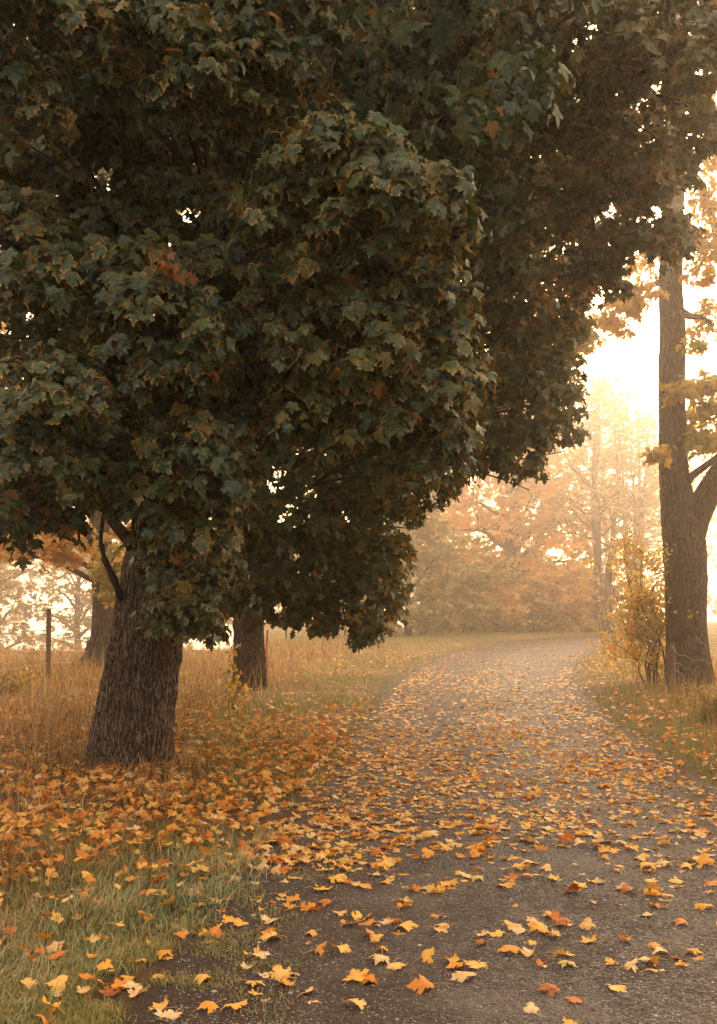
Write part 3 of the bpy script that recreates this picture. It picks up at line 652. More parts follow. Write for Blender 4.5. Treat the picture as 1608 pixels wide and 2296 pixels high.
# ------------------------------------------------------------------ second maple, behind
def second_maple():
    base = G(560, 1548); Yb = base[1]; s = Yb / F
    px = [(560, 1562, 44), (560, 1520, 37), (558, 1440, 34), (556, 1370, 33), (560, 1200, 31), (585, 900, 28), (640, 500, 22), (690, 100, 15), (720, -150, 8)]
    path = np.array([np.append(PX(u, v, Yb), r * s) for u, v, r in px]); path[0, 2] = base[2] - 0.2
    sp = spline(path, 260)
    t = thing('maple_tree', tuple(base), 'dark green maple standing behind the big leaning maple, its straight trunk half hidden', 'tree')
    V, Q = tube(sp[:, :3], sp[:, 3], 96, True, bark_disp(34, 0.09, 5.0, 0.18, 0.35, 4)); mesh_obj('trunk', V, Q, M['bark2'], t, origin=base)
    B = [(700, 1180, 13.5, 150, 110), (820, 1150, 13.5, 110, 90), (600, 1240, 14, 120, 90), (720, 1280, 14, 130, 80), (830, 1260, 14, 90, 80), (640, 1340, 14.5, 100, 50), (760, 1350, 14.2, 90, 60), (840, 1350, 14.5, 55, 60), (820, 1410, 14.5, 30, 30), (700, 1380, 14.6, 60, 40),
         (560, 1310, 15, 60, 60), (880, 1320, 15, 30, 40), (560, 1190, 13.6, 60, 80), (890, 1250, 15, 30, 40), (500, 1350, 14.8, 30, 30),
         (900, 1080, 13, 120, 80), (990, 1040, 13, 90, 60), (1060, 960, 13, 110, 100), (1130, 900, 13, 110, 110), (1170, 1020, 13.2, 45, 60), (1220, 900, 13.2, 75, 90), (1260, 950, 13.4, 45, 50),
         (1090, 780, 13, 120, 120), (1200, 780, 13.2, 90, 90), (1240, 840, 13.6, 55, 60), (1080, 640, 12.8, 130, 120), (1200, 660, 13, 110, 100), (1270, 720, 13.5, 35, 40), (1060, 480, 12.6, 140, 130), (1190, 540, 13, 120, 110), (1280, 600, 13.5, 60, 70),
         (1000, 380, 12.8, 130, 110), (1140, 400, 13, 130, 110), (1270, 470, 13.4, 70, 80), (950, 240, 13, 140, 110), (1100, 260, 13, 130, 110)]
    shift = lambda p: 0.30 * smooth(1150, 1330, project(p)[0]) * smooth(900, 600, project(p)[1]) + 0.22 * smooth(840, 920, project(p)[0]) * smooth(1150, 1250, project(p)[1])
    cr = Acc()
    for (u, v, Y, ru, rv) in B:
        k = Y / F
        n = int(14 + 36 * (ru * rv * k * k) ** 0.75 / 0.25 ** 0.75)
        p, d = bough_points(PX(u, v, Y), (ru * k, max(ru * k, 0.5), rv * k), n, 0.2)
        d = norm(d + np.array([0.1, -0.5, 0]))
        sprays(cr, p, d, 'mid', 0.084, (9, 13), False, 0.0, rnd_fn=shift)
    K = 260
    q = norm(rng.normal(0, 1, (K, 3))) * (rng.uniform(0.1, 1, K) ** 0.5)[:, None] * np.array([5.0, 5.2, 6.0]) + np.array([base[0] + 2.2, base[1] - 3.0, 7.2])
    sil = [(-200, -3000), (1500, -3000), (1230, -100), (1190, 200), (1210, 560), (1240, 700), (1270, 830), (1200, 960), (1040, 1010), (960, 1060), (870, 1130), (850, 1300), (740, 1350), (600, 1340), (520, 1240), (520, 1120), (-200, 1080)]
    for c in q:
        p, d = bough_points(c, (1.0, 1.0, 0.65), 22, 0.15)
        uu, vv = project(p); ok = inside_poly(uu, vv, sil)
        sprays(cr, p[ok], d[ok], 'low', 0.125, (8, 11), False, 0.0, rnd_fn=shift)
    for (k, u_, v_, Y) in [(0.3, 760, 1250, 14.5), (0.4, 1100, 900, 13.8), (0.5, 1180, 640, 13.6), (0.6, 1120, 400, 13.6), (0.32, 600, 1200, 14.5), (0.45, 950, 1000, 14)]:
        p = limb_path(sp[int(k * 259), :3], PX(u_, v_, Y), 0.06, 16); V, Q = tube(p, np.linspace(0.12, 0.02, 16), 8, True); mesh_obj('limb', V, Q, M['twig'], t, origin=base)
    tw = cr
    for (u_, v_, Y, ru, rv) in B:
        c = PX(u_, v_, Y); a = sp[np.argmin(np.abs(sp[:, 2] - c[2] + 0.5)), :3]
        for _ in range(3):
            e = c + np.array([random.gauss(0, ru), random.gauss(0, 60), random.gauss(0, rv)]) * (Y / F) * 0.7
            tube_into(tw, limb_path(c + (a - c) * 0.4, e, 0.05, 8), np.linspace(0.02, 0.006, 8), 5, 1)
    cr.build('crown', [M['maple_far'], M['twig']], t, origin=base)

# ------------------------------------------------------------------ forked maple on the right verge
def right_maple():
    base = G(1547, 1535); Yb = base[1]; s = Yb / F
    t = thing('maple_tree', tuple(base), 'forked maple with bare grey trunk and sparse yellow leaves on the right verge', 'tree')
    px = [(1547, 1552, 62), (1546, 1515, 51), (1543, 1450, 45), (1539, 1380, 43), (1537, 1290, 44), (1533, 1210, 45), (1522, 1140, 38), (1512, 1060, 31), (1508, 950, 28), (1506, 850, 27.5), (1508, 740, 27), (1503, 640, 25), (1508, 520, 24), (1512, 380, 23), (1515, 250, 21), (1520, 100, 18), (1530, -100, 12), (1545, -300, 6)]
    path = np.array([np.append(PX(u, v, Yb), r * s) for u, v, r in px]); path[0, 2] = base[2] - 0.25
    sp = spline(path, 420)
    V, Q = tube(sp[:, :3], sp[:, 3], 96, True, bark_disp(30, 0.07, 9.0, 0.16, 0.3, 5)); mesh_obj('trunk', V, Q, M['bark3'], t, origin=base)
    def limb(pts, seed, nn=12):
        p = np.array([np.append(PX(u, v, Y), r * s) for u, v, Y, r in pts]); q = spline(p, 90)
        V, Q = tube(q[:, :3], q[:, 3], 48 if nn > 20 else nn, True, bark_disp(nn, 0.07, seed)); mesh_obj('limb', V, Q, M['bark3'], t, origin=base)
    limb([(1536, 1230, Yb, 38), (1556, 1170, Yb, 34), (1590, 1105, Yb - .2, 28), (1640, 1020, Yb - .4, 26), (1700, 880, Yb - .6, 22), (1740, 700, Yb - .8, 16), (1765, 450, Yb - 1, 10), (1800, 200, Yb - 1.2, 4)], 2.0, 24)
    limb([(1530, 1100, Yb, 14), (1548, 1072, Yb - .2, 9), (1575, 1050, Yb - .4, 8), (1620, 1015, Yb - .8, 6), (1680, 960, Yb - 1, 4)], 4.0)
    limb([(1512, 690, Yb, 12), (1545, 708, Yb - .3, 8), (1575, 712, Yb - .6, 5), (1600, 730, Yb - .8, 3)], 5.0)
    limb([(1508, 580, Yb, 12), (1545, 560, Yb + .3, 9), (1580, 535, Yb + .5, 7), (1640, 505, Yb + .8, 5)], 6.0)
    limb([(1510, 330, Yb, 14), (1480, 300, Yb, 10), (1466, 290, Yb, 8), (1420, 250, Yb, 5)], 7.0)
    limb([(1512, 620, Yb, 9), (1460, 640, Yb - .6, 6), (1400, 660, Yb - 1, 4), (1350, 690, Yb - 1.3, 2)], 8.0)
    limb([(1514, 430, Yb, 12), (1560, 400, Yb, 10), (1600, 500, Yb, 8), (1625, 620, Yb, 5)], 11.0)
    B = [(1560, 870, 55, 26, 22), (1590, 920, 40, 40, 24), (1570, 985, 40, 40, 22), (1600, 1000, 30, 30, 14), (1520, 880, 34, 24, 12), (1476, 1015, 26, 22, 11), (1585, 860, 30, 24, 10), (1550, 940, 18, 40, 8), (1598, 1060, 14, 14, 5),
         (1580, 730, 40, 22, 7), (1590, 690, 30, 20, 5), (1560, 770, 20, 20, 4), (1570, 610, 40, 30, 12), (1590, 560, 30, 30, 10), (1560, 520, 40, 26, 10), (1590, 450, 40, 40, 14),
         (1400, 680, 55, 24, 16), (1350, 720, 40, 18, 12), (1440, 650, 40, 20, 10), (1390, 740, 22, 18, 5), (1410, 700, 20, 30, 6), (1310, 760, 30, 24, 10), (1270, 790, 26, 40, 12),
         (1590, 190, 30, 30, 12), (1580, 260, 40, 30, 14), (1600, 340, 30, 40, 12), (1440, 590, 40, 30, 10), (1560, 380, 50, 40, 12), (1660, 900, 60, 60, 30), (1680, 700, 80, 80, 40), (1660, 500, 80, 80, 40), (1600, -100, 140, 100, 60), (1450, -150, 140, 100, 60), (1760, 200, 150, 150, 60), (1780, 560, 130, 120, 50), (1840, 760, 90, 80, 30), (1740, -80, 160, 140, 60)]
    cr = Acc(); tw = cr
    for (u, v, ru, rv, n) in B:
        Y = Yb + random.uniform(-1.2, 0.6); k = Y / F
        c = PX(u, v, Y)
        p, d = bough_points(c, (ru * k, max(ru * k, 0.3), rv * k), int(n * 1.6) + 2, 0.2, (0.1, 1.0))
        sprays(cr, p, d + [0, -0.3, 0], 'mid', 0.098, (5, 9), False, (0.05 if v < 760 else -0.22), (10, 85))
        for e in p[:max(3, n // 2)]:
            tube_into(tw, limb_path(c + np.array([0.0, 0.1, 0.1]), e, 0.05, 6), np.linspace(0.012, 0.005, 6), 4, 1)
    cr.build('crown', [M['yellow'], M['twig']], t, origin=base)

# ------------------------------------------------------------------ grown trees for the middle distance and the mist
def grow(base, H, spread, r0, seed, crown0=0.12, prim=16, sec=6, lean=(0, 0), droop=0.0, stems=1, profile=None):
    """returns an Acc of bark tubes and (tips, directions)"""
    r = random.Random(seed); acc = Acc(); tips, dirs = [], []
    profile = profile or (lambda t: math.sin(math.pi * min(1, 0.18 + 0.82 * t) ** 0.8))
    for sidx in range(stems):
        a0 = r.uniform(0, 6.28); off = np.array([math.cos(a0), math.sin(a0), 0]) * (0.35 * (stems > 1)) * r.uniform(0.5, 1.6)
        top = base + off * r.uniform(2, 6) + np.array([lean[0] * H, lean[1] * H, H * r.uniform(0.8, 1.0) if stems > 1 else H])
        P = limb_path(base + off + [0, 0, -0.15], top, 0.0, 26, 0.10)
        rr = r0 * (1 - np.linspace(0, 1, 26)) ** 0.75 + 0.012
        rr[0] *= 1.35; rr[1] *= 1.1
        tube_into(acc, P, rr, 12)
        for i in range(prim):
            t = crown0 + (0.98 - crown0) * ((i + r.random()) / prim)
            p0 = P[int(t * 25)]; az = i * 2.4 + r.uniform(-.5, .5)
            tt = (t - crown0) / (1 - crown0); Lp = spread * profile(tt) * r.uniform(0.7, 1.12)
            el = 0.38 + 0.7 * tt - droop * (1 - tt) + r.uniform(-.25, .25)
            d = np.array([math.cos(az) * math.cos(el), math.sin(az) * math.cos(el), math.sin(el)])
            e = p0 + d * Lp
            q = limb_path(p0, e, 0.08, 10, 0.25); rb = max(0.012, rr[int(t * 25)] * 0.5)
            tube_into(acc, q, np.linspace(rb, 0.008, 10), 6)
            for j in range(sec):
                w = 0.25 + 0.75 * (j + r.random()) / sec; k = min(9, int(w * 9)); b0 = q[k]
                d2 = norm(d + np.array([r.gauss(0, .7), r.gauss(0, .7), r.gauss(0, .5) - droop * .5])); L2 = Lp * r.uniform(0.18, 0.42)
                q2 = limb_path(b0, b0 + d2 * L2, 0.05, 6, 0.25)
                tube_into(acc, q2, np.linspace(0.5 * rb * (1 - w * .7) + .005, 0.005, 6), 5)
                for m_ in (2, 4, 5): tips.append(q2[m_]); dirs.append(d2)
            tips.append(e); dirs.append(d)
    return acc, np.array(tips), np.array(dirs)

def grown_tree(name, base, H, spread, r0, seed, mat, label, cat='tree', group=None, leaf=0.16, per=(6, 9), cluster=0.35, keep=1.0, bark='bark_far', lod='low', rnd_shift=0.0, **kw):
    base = np.asarray(base, float)
    acc, tips, dirs = grow(base, H, spread, r0, seed, **kw)
    t = thing(name, tuple(base), label, cat, group)
    acc.build('trunk' if cat == 'tree' else 'stems', [M[bark]], t, origin=base)
    fol = Acc(); rr = np.random.default_rng(seed)
    k = rr.random(len(tips)) < keep
    ax = np.hypot(tips[:, 0] - base[0], (tips[:, 1] - base[1]) * .45)
    k &= (ax > r0 * 2.6) | (tips[:, 1] > base[1]) | (rr.random(len(tips)) < .25)
    tips, dirs = tips[k], dirs[k]
    p = np.repeat(tips, 2, 0) + rr.normal(0, cluster, (len(tips) * 2, 3)) * np.array([1, 1, 0.7])
    sprays(fol, p, np.repeat(dirs, 2, 0), lod, leaf, per, False, rnd_shift, (0, 85))
    fol.build('crown' if cat == 'tree' else 'foliage', [M[mat]], t, origin=base)
    return t

def background():
    gp = on_ground
    # tree with the rounded roots, on the left behind the fence
    b = G(228, 1492); Yb = b[1]; s = Yb / F
    t = thing('maple_tree', tuple(b), 'misty tree with spreading root flare and orange yellow leaves behind the wire fence', 'tree')
    px = [(226, 1505, 40), (228, 1470, 29), (231, 1420, 25), (233, 1340, 24), (228, 1250, 23), (224, 1140, 22), (222, 900, 18), (225, 500, 12), (228, 200, 5)]
    path = np.array([np.append(PX(u, v, Yb), r * s) for u, v, r in px]); sp = spline(path, 220)
    V, Q = tube(sp[:, :3], sp[:, 3], 64, True, bark_disp(24, 0.08, 13.0, 0.3, 0.4, 4)); mesh_obj('trunk', V, Q, M['bark3'], t, origin=b)
    rt = spline([PX(208, 1440, Yb - .1), PX(202, 1465, Yb - .2), PX(188, 1482, Yb - .3), PX(165, 1494, Yb - .4), PX(145, 1502, Yb - .5)], 24)
    V, Q = tube(rt, np.linspace(0.16, 0.06, 24), 20, True, bark_disp(10, 0.12, 3)); mesh_obj('root', V, Q, M['bark3'], t, origin=b)
    for (a, u, v, Y, r) in [(0.45, 60, 1215, Yb - 2, 0.08), (0.5, 120, 1170, Yb - 1, 0.08), (0.42, -60, 1200, Yb + 1, 0.08), (0.4, 330, 1200, Yb - 1, 0.08), (0.42, 280, 1260, Yb - 2, 0.06), (0.6, 430, 1150, Yb, 0.08)]:
        q = limb_path(sp[int(a * 219), :3], PX(u, v, Y), 0.05, 14); V, Q = tube(q, np.linspace(r, 0.02, 14), 8); mesh_obj('limb', V, Q, M['bark_far'], t, origin=b)
    cr = Acc()
    for (u, v, ru, rv, n, dy, sh) in [(60, 1215, 110, 30, 70, -2, .15), (150, 1205, 70, 40, 50, -1.5, .1), (-40, 1230, 70, 26, 40, 0, .2), (20, 1160, 120, 50, 70, 0, 0), (255, 1270, 50, 50, 60, -3, -.25), (270, 1320, 40, 24, 30, -3, -.25), (140, 1245, 40, 16, 14, -1, .15), (330, 1200, 80, 50, 60, -1, 0), (450, 1200, 70, 60, 60, -1, 0), (110, 1080, 140, 90, 90, 0, 0), (400, 1050, 180, 140, 100, 2, 0), (445, 1330, 26, 50, 30, -1, -.1), (200, 800, 350, 250, 160, 0, 0), (220, 400, 300, 220, 120, 0, 0)]:
        Y = Yb + dy; k = Y / F; p, d = bough_points(PX(u, v, Y), (ru * k, max(.6, ru * k), rv * k), n, .2, (.1, 1.0))
        sprays(cr, np.repeat(p, 2, 0) + rng.normal(0, .12, (len(p) * 2, 3)), np.repeat(d, 2, 0), 'mid', 0.10, (6, 10), False, sh, (10, 85))
    cr.build('crown', [M['yellow']], t, origin=b)

    # the orange tree where the lane bends, and its company
    b = G(1155, 1413)
    grown_tree('maple_tree', b, 17.6, 8.6, 0.60, 21, 'orange', 'broad orange tree in the mist where the gravel lane bends', leaf=0.34, per=(11, 14), cluster=0.85, prim=36, sec=8, crown0=0.07, droop=0.35,
               profile=lambda t: (1 - t) ** 0.55 * (0.75 + 0.25 * min(1, t * 6)))
    grown_tree('young_tree', G(915, 1425), 9.4, 3.7, 0.20, 22, 'olive', 'olive green bushy tree left of the orange tree at the bend', leaf=0.27, per=(10, 13), cluster=0.55, prim=20, sec=6, crown0=0.05, droop=0.2)
    grown_tree('young_tree', G(800, 1428), 5.2, 2.9, 0.12, 23, 'olive', 'low green bush at the far grass edge below the hanging maple leaves', leaf=0.2, per=(9, 12), prim=14, sec=5, crown0=0.04)
    for i, (u, v, H, sp_, st, lab) in enumerate([(1352, 1418, 17.5, 4.1, 3, 'tall slender misty tree with several bare stems right of the orange tree'), (1425, 1416, 16.0, 4.3, 3, 'hazy many-stemmed tree just left of the forked maple trunk')]):
        grown_tree('slender_tree', G(u, v), H, sp_, 0.24, 30 + i, 'pale', lab, group='slender trees in the mist beyond the bend', leaf=0.26, per=(3, 5), cluster=0.45, keep=0.5, prim=11, sec=5, crown0=0.32, stems=st + 1, rnd_shift=.1)
    gl = 'low shrubs in the mist at the bend'
    for i, (u, v, H, sp_, mt, lab) in enumerate([(1030, 1420, 3.4, 2.3, 'olive', 'yellow green shrub under the left boughs of the orange tree'), (1270, 1418, 3.0, 2.2, 'orange', 'orange shrub under the right boughs of the orange tree'), (1330, 1416, 3.2, 1.9, 'pale', 'pale shrub at the foot of the slender bare stemmed trees'), (1110, 1418, 2.2, 1.6, 'orange', 'small orange shrub beside the trunk of the orange tree'), (1204, 1417, 2.6, 2.0, 'olive', 'low olive shrub just right of the trunk of the orange tree')]):
        grown_tree('shrub', G(u, v), H * 1.25, sp_ * 1.25, 0.06, 40 + i, mt, lab, 'shrub', gl, leaf=0.25, per=(9, 12), cluster=0.5, prim=10, sec=4, crown0=0.05, stems=2)
    gh = 'pale trees deep in the mist'
    for i, (x, y, H, sp_, lab) in enumerate([
        (26, 116, 26, 8.2, 'tall pale crown above the slender trees, deep in the mist'), (34, 120, 21, 7.5, 'faint pale tree seen behind the forked maple trunk'), (42, 112, 17, 7, 'faint tree in the mist at the right edge beyond the forked maple'),
        (17, 120, 21, 7.6, 'pale tree rising behind the broad orange tree'), (5, 120, 15, 7, 'faint pale tree behind the olive green bushy tree'), (-4, 115, 11, 6, 'faint low tree beyond the far grass edge'),
        (15.5, 112, 6, 6, 'faint low tree glimpsed under the boughs of the broad orange tree'),
        (-28, 84, 13, 5.4, 'faint misty tree nearest the left edge across the field'), (-24, 94, 11, 5, 'faint round misty tree just right of the left fence post'), (-36, 104, 14, 6.2, 'misty tree at the left edge, behind the one nearest to it'), (-18, 98, 9.5, 4.8, 'faint low misty tree left of the root-flared trunk'), (-11, 100, 11, 5.2, 'faint misty tree seen between the two near maple trunks')]):
        grown_tree('misty_tree', gp(x, y), H, sp_, 0.34, 60 + i, 'pale', lab, group=gh, leaf=0.27, per=(9, 13), cluster=0.7, prim=20, sec=6, crown0=0.06, keep=.7 if x < -6 else .8)

def shrubs_and_posts():
    b = G(1465, 1535)
    acc = Acc(); fol = Acc(); tips = []
    r = random.Random(4); s = b[1] / F
    for i in range(15):
        u1 = r.choice([1370, 1400, 1420, 1440, 1460, 1480, 1500, 1390]) + r.uniform(-20, 20); v1 = r.uniform(1190, 1420)
        a = b + np.array([r.gauss(0, .12), r.gauss(0, .15), -.05]); e = PX(u1, v1, b[1] + r.gauss(0, .35))
        q = limb_path(a, e, 0.02, 16, 0.3); q[:6, 0] = a[0] + (q[:6, 0] - a[0]) * 0.55
        tube_into(acc, q, np.linspace(0.016, 0.004, 16), 6)
        for j in range(9):
            k = r.randint(5, 15); e2 = q[k] + np.array([r.gauss(0, .25), r.gauss(0, .25), r.gauss(.05, .2)])
            q2 = limb_path(q[k], e2, 0.05, 7, .3); tube_into(acc, q2, np.linspace(0.006, 0.002, 7), 4); tips += [q2[3], q2[5], q2[6]]
    t = thing('shrub', tuple(b), 'twiggy shrub with small yellow leaves left of the forked maple trunk', 'shrub')
    acc.build('stems', [M['twig']], t, origin=b)
    tips = np.array(tips); p = np.repeat(tips, 9, 0) + rng.normal(0, .085, (len(tips) * 9, 3)); n = len(p)
    ov = [leaf_template(OVAL, .2, .2, .05, 0, False, 90 + i) for i in range(4)]
    scatter(fol, ov, p, frames(rng.normal(0, 1, (n, 3)) - [0, 0, .4], rng.normal(0, 1, (n, 3)) + [0, -.5, .6]), rng.uniform(.05, .10, n), rng.random(n), rng.random(n))
    fol.build('foliage', [M['shrub']], t, origin=b)

    def leafy(name, b, stems, leafT, size, mat, label, cat, nl, stem_mat='twig', r0=.008, jit=.03):
        b = np.asarray(b, float); t = thing(name, tuple(b), label, cat); a_, f_ = Acc(), Acc()
        for e, wob in stems:
            q = limb_path(b + rng.normal(0, .03, 3) * [1, 1, 0] - [0, 0, .04], e, .04, 14, wob); tube_into(a_, q, np.linspace(r0, r0 * .3, 14), 5)
            k = rng.integers(3, 14, nl); p = q[k] + rng.normal(0, jit, (nl, 3)); n = nl
            scatter(f_, leafT, p, frames(rng.normal(0, .7, (n, 3)) - [0, 0, .5], rng.normal(0, .6, (n, 3)) + [0, -.7, .6]), size * rng.uniform(.6, 1.2, n), rng.random(n), rng.random(n))
        a_.build('stems', [M[stem_mat]], t, origin=b); f_.build('foliage', [M[mat]], t, origin=b)
    ht = [leaf_template(HEART, .2, .25, .05, 0, False, 120 + i) for i in range(4)]
    v = G(524, 1608)
    leafy('climbing_plant', v, [(PX(526, 1520, v[1] - .1), .3), (PX(515, 1470, v[1] + .1), .4), (PX(520, 1440, v[1]), .4), (PX(535, 1490, v[1]), .5), (PX(505, 1520, v[1]), .3)], ht, .085, 'shrub', 'thin climbing plant with pale green leaves before the second trunk', 'plant', 16, jit=.06)
    v = G(14, 1562)
    leafy('shrub', v, [(PX(u, w, v[1] + dz), .3) for u, w, dz in [(10, 1510, 0), (40, 1525, .2), (75, 1505, 0), (85, 1520, -.2), (-20, 1505, 0), (25, 1540, -.2), (55, 1545, .1), (0, 1530, .3), (60, 1515, .2), (-30, 1530, 0)]], ov, .075, 'olive', 'small green and yellow shrub in dry grass at the left edge', 'shrub', 40, jit=.08)
    v = G(1615, 1620)
    nd = [leaf_template(np.array([(0, 0), (.07, .3), (0, 1.0), (-.07, .3)]), .1, 0, 0, 0, False, 140 + i) for i in range(3)]
    leafy('juniper_bush', v, [(PX(1560 + 20 * r.random() * 4, 1540 + 70 * r.random(), v[1] + r.gauss(0, .25)), .3) for _ in range(26)], nd, .10, 'olive', 'dark spiky low bush cut off by the right edge', 'shrub', 90, r0=.01, jit=.05)

    # leaning stake by the right trunk, bleached twigs
    b = G(1508, 1556); q = np.array([b + [0, 0, -.1], PX(1506, 1500, b[1]), PX(1505, 1440, b[1])])
    V, Q = tube(spline(q, 20), np.linspace(.075, .066, 20), 14, True, bark_disp(8, .12, 2)); tag(mesh_obj('wooden_post', V, Q, M['wood'], origin=b), 'short dark wooden post standing against the forked maple trunk', 'post')
    tw = Acc()
    for pts in ([(1506, 1448), (1522, 1468), (1540, 1472), (1553, 1480), (1572, 1479), (1598, 1489)], [(1560, 1427), (1572, 1441), (1579, 1444), (1588, 1462)], [(1512, 1487), (1527, 1490), (1538, 1501), (1551, 1499), (1570, 1512)], [(1514, 1502), (1528, 1511), (1533, 1524)]):
        q = spline([PX(u, w, b[1] - .15 - .1 * i) for i, (u, w) in enumerate(pts)], 26); q[:, 2] += noise3(np.arange(26) * .6, pts[0][1], .5) * .02; tube_into(tw, q, np.linspace(.005, .002, 26), 6)
    tag(tw.build('dead_branch', [M['paletwig']], origin=b), 'bleached bare twigs caught on the short post by the forked maple', 'branch')

    # wire fence along the field
    posts = [(-7.9, 8.2), tuple(G(108, 1527)[:2]), tuple(G(490, 1459)[:2]), (-3.3, 50.0)]
    fb = on_ground(*posts[1]); t = thing('wire_fence', tuple(fb), 'old wire fence on thin wooden posts between dry grass and field', 'fence')
    tops = []
    for i, (x, y) in enumerate(posts):
        g = on_ground(x, y); h = 1.47 + .04 * math.sin(i * 5)
        V, Q = tube(spline([g - [0, 0, .3], g + [.01, 0, h * .5], g + [.015 * (i % 2), 0, h]], 24), .05, 12, True, bark_disp(6, .12, i + 1.0))
        mesh_obj('post', V, Q, M['wood'], t, origin=fb); tops.append(g)
        for hh in (.45, .7, .95, 1.2):
            pass
    for hh in (.35, .62, .88, 1.12):
        w = Acc()
        for a, c in zip(tops[:-1], tops[1:]):
            k = np.linspace(0, 1, 24)[:, None]; q = a + (c - a) * k + [0, -.055, hh]; q = q - np.array([0, 0, 1.0]) * (np.sin(k * np.pi) * .06)
            tube_into(w, q, .005, 5)
            for kk in np.arange(.03, 1, .035):    # barbs and drops
                p = a + (c - a) * kk + [0, -.055, hh - math.sin(kk * math.pi) * .06]
                tube_into(w, np.array([p - [.02, 0, .012], p + [.02, 0, .012]]), .005, 4)
        w.build('wire', [M['wire']], t, origin=fb)
    g = on_ground((598 - U0) / F * 25, 25.0)
    V, Q = tube(np.array([g - [0, 0, .2], g + [0, 0, .5], g + [.02, 0, .98]]), .022, 8); tag(mesh_obj('marker_stake', V, Q, M['red'], origin=g), 'thin reddish stake just right of the second maple trunk', 'stake')

# ------------------------------------------------------------------ grass
def blades(name, pos, h, bend, az, width, rnd, mat, label, flop=None):
    n = len(pos); K = 4
    t = np.linspace(0, 1, K)[None, :, None]
    d = np.stack([np.cos(az), np.sin(az), np.zeros(n)], 1)
    a = bend[:, None] * t[..., 0]                                    # angle from vertical grows to the tip
    seg = h[:, None] / (K - 1)
    ang = bend[:, None] * (np.arange(K - 1)[None] + .5) / (K - 1)
    hx = np.concatenate([np.zeros((n, 1)), np.cumsum(np.sin(ang) * seg, 1)], 1); hz = np.concatenate([np.zeros((n, 1)), np.cumsum(np.cos(ang) * seg, 1)], 1)
    Cn = pos[:, None] + d[:, None] * hx[..., None] + np.array([0, 0, 1.0]) * hz[..., None]
    sd_ = az + rng.uniform(.6, 2.6, n); side = np.stack([np.cos(sd_), np.sin(sd_), np.zeros(n)], 1)
    wt = (width[:, None] * np.array([1, .9, .6, .08])[None])[..., None]
    V = np.stack([Cn - side[:, None] * wt, Cn + side[:, None] * wt], 2).reshape(-1, 3)
    b0 = (np.arange(n) * 2 * K)[:, None]; i = (np.arange(K - 1) * 2)[None]
    Q = np.stack([b0 + i, b0 + i + 1, b0 + i + 3, b0 + i + 2], -1).reshape(-1, 4)
    A = np.zeros((len(V), 4)); A[:, 1] = np.repeat(rnd, 2 * K); A[:, 3] = 1; A[:, 0] = np.tile(np.repeat(np.linspace(0, 1, K), 2), n)
    return tag(mesh_obj(name, V, Q, mat, attr=A), label, 'grass', kind='stuff')

def scatter_ground(n, xr, yr, dens):
    """n tries over the visible wedge, kept with probability dens(x, y, u, v)"""
    y = np.exp(rng.uniform(math.log(yr[0]), math.log(yr[1]), n)); u = rng.uniform(xr[0], xr[1], n)
    x = (u - U0) / F * y
    z = ground_z(x, y); v = V0 + (EYE - z) / y * F
    k = rng.random(n) < dens(x, y, u, v)
    return np.stack([x[k], y[k], z[k]], 1), u[k], v[k]

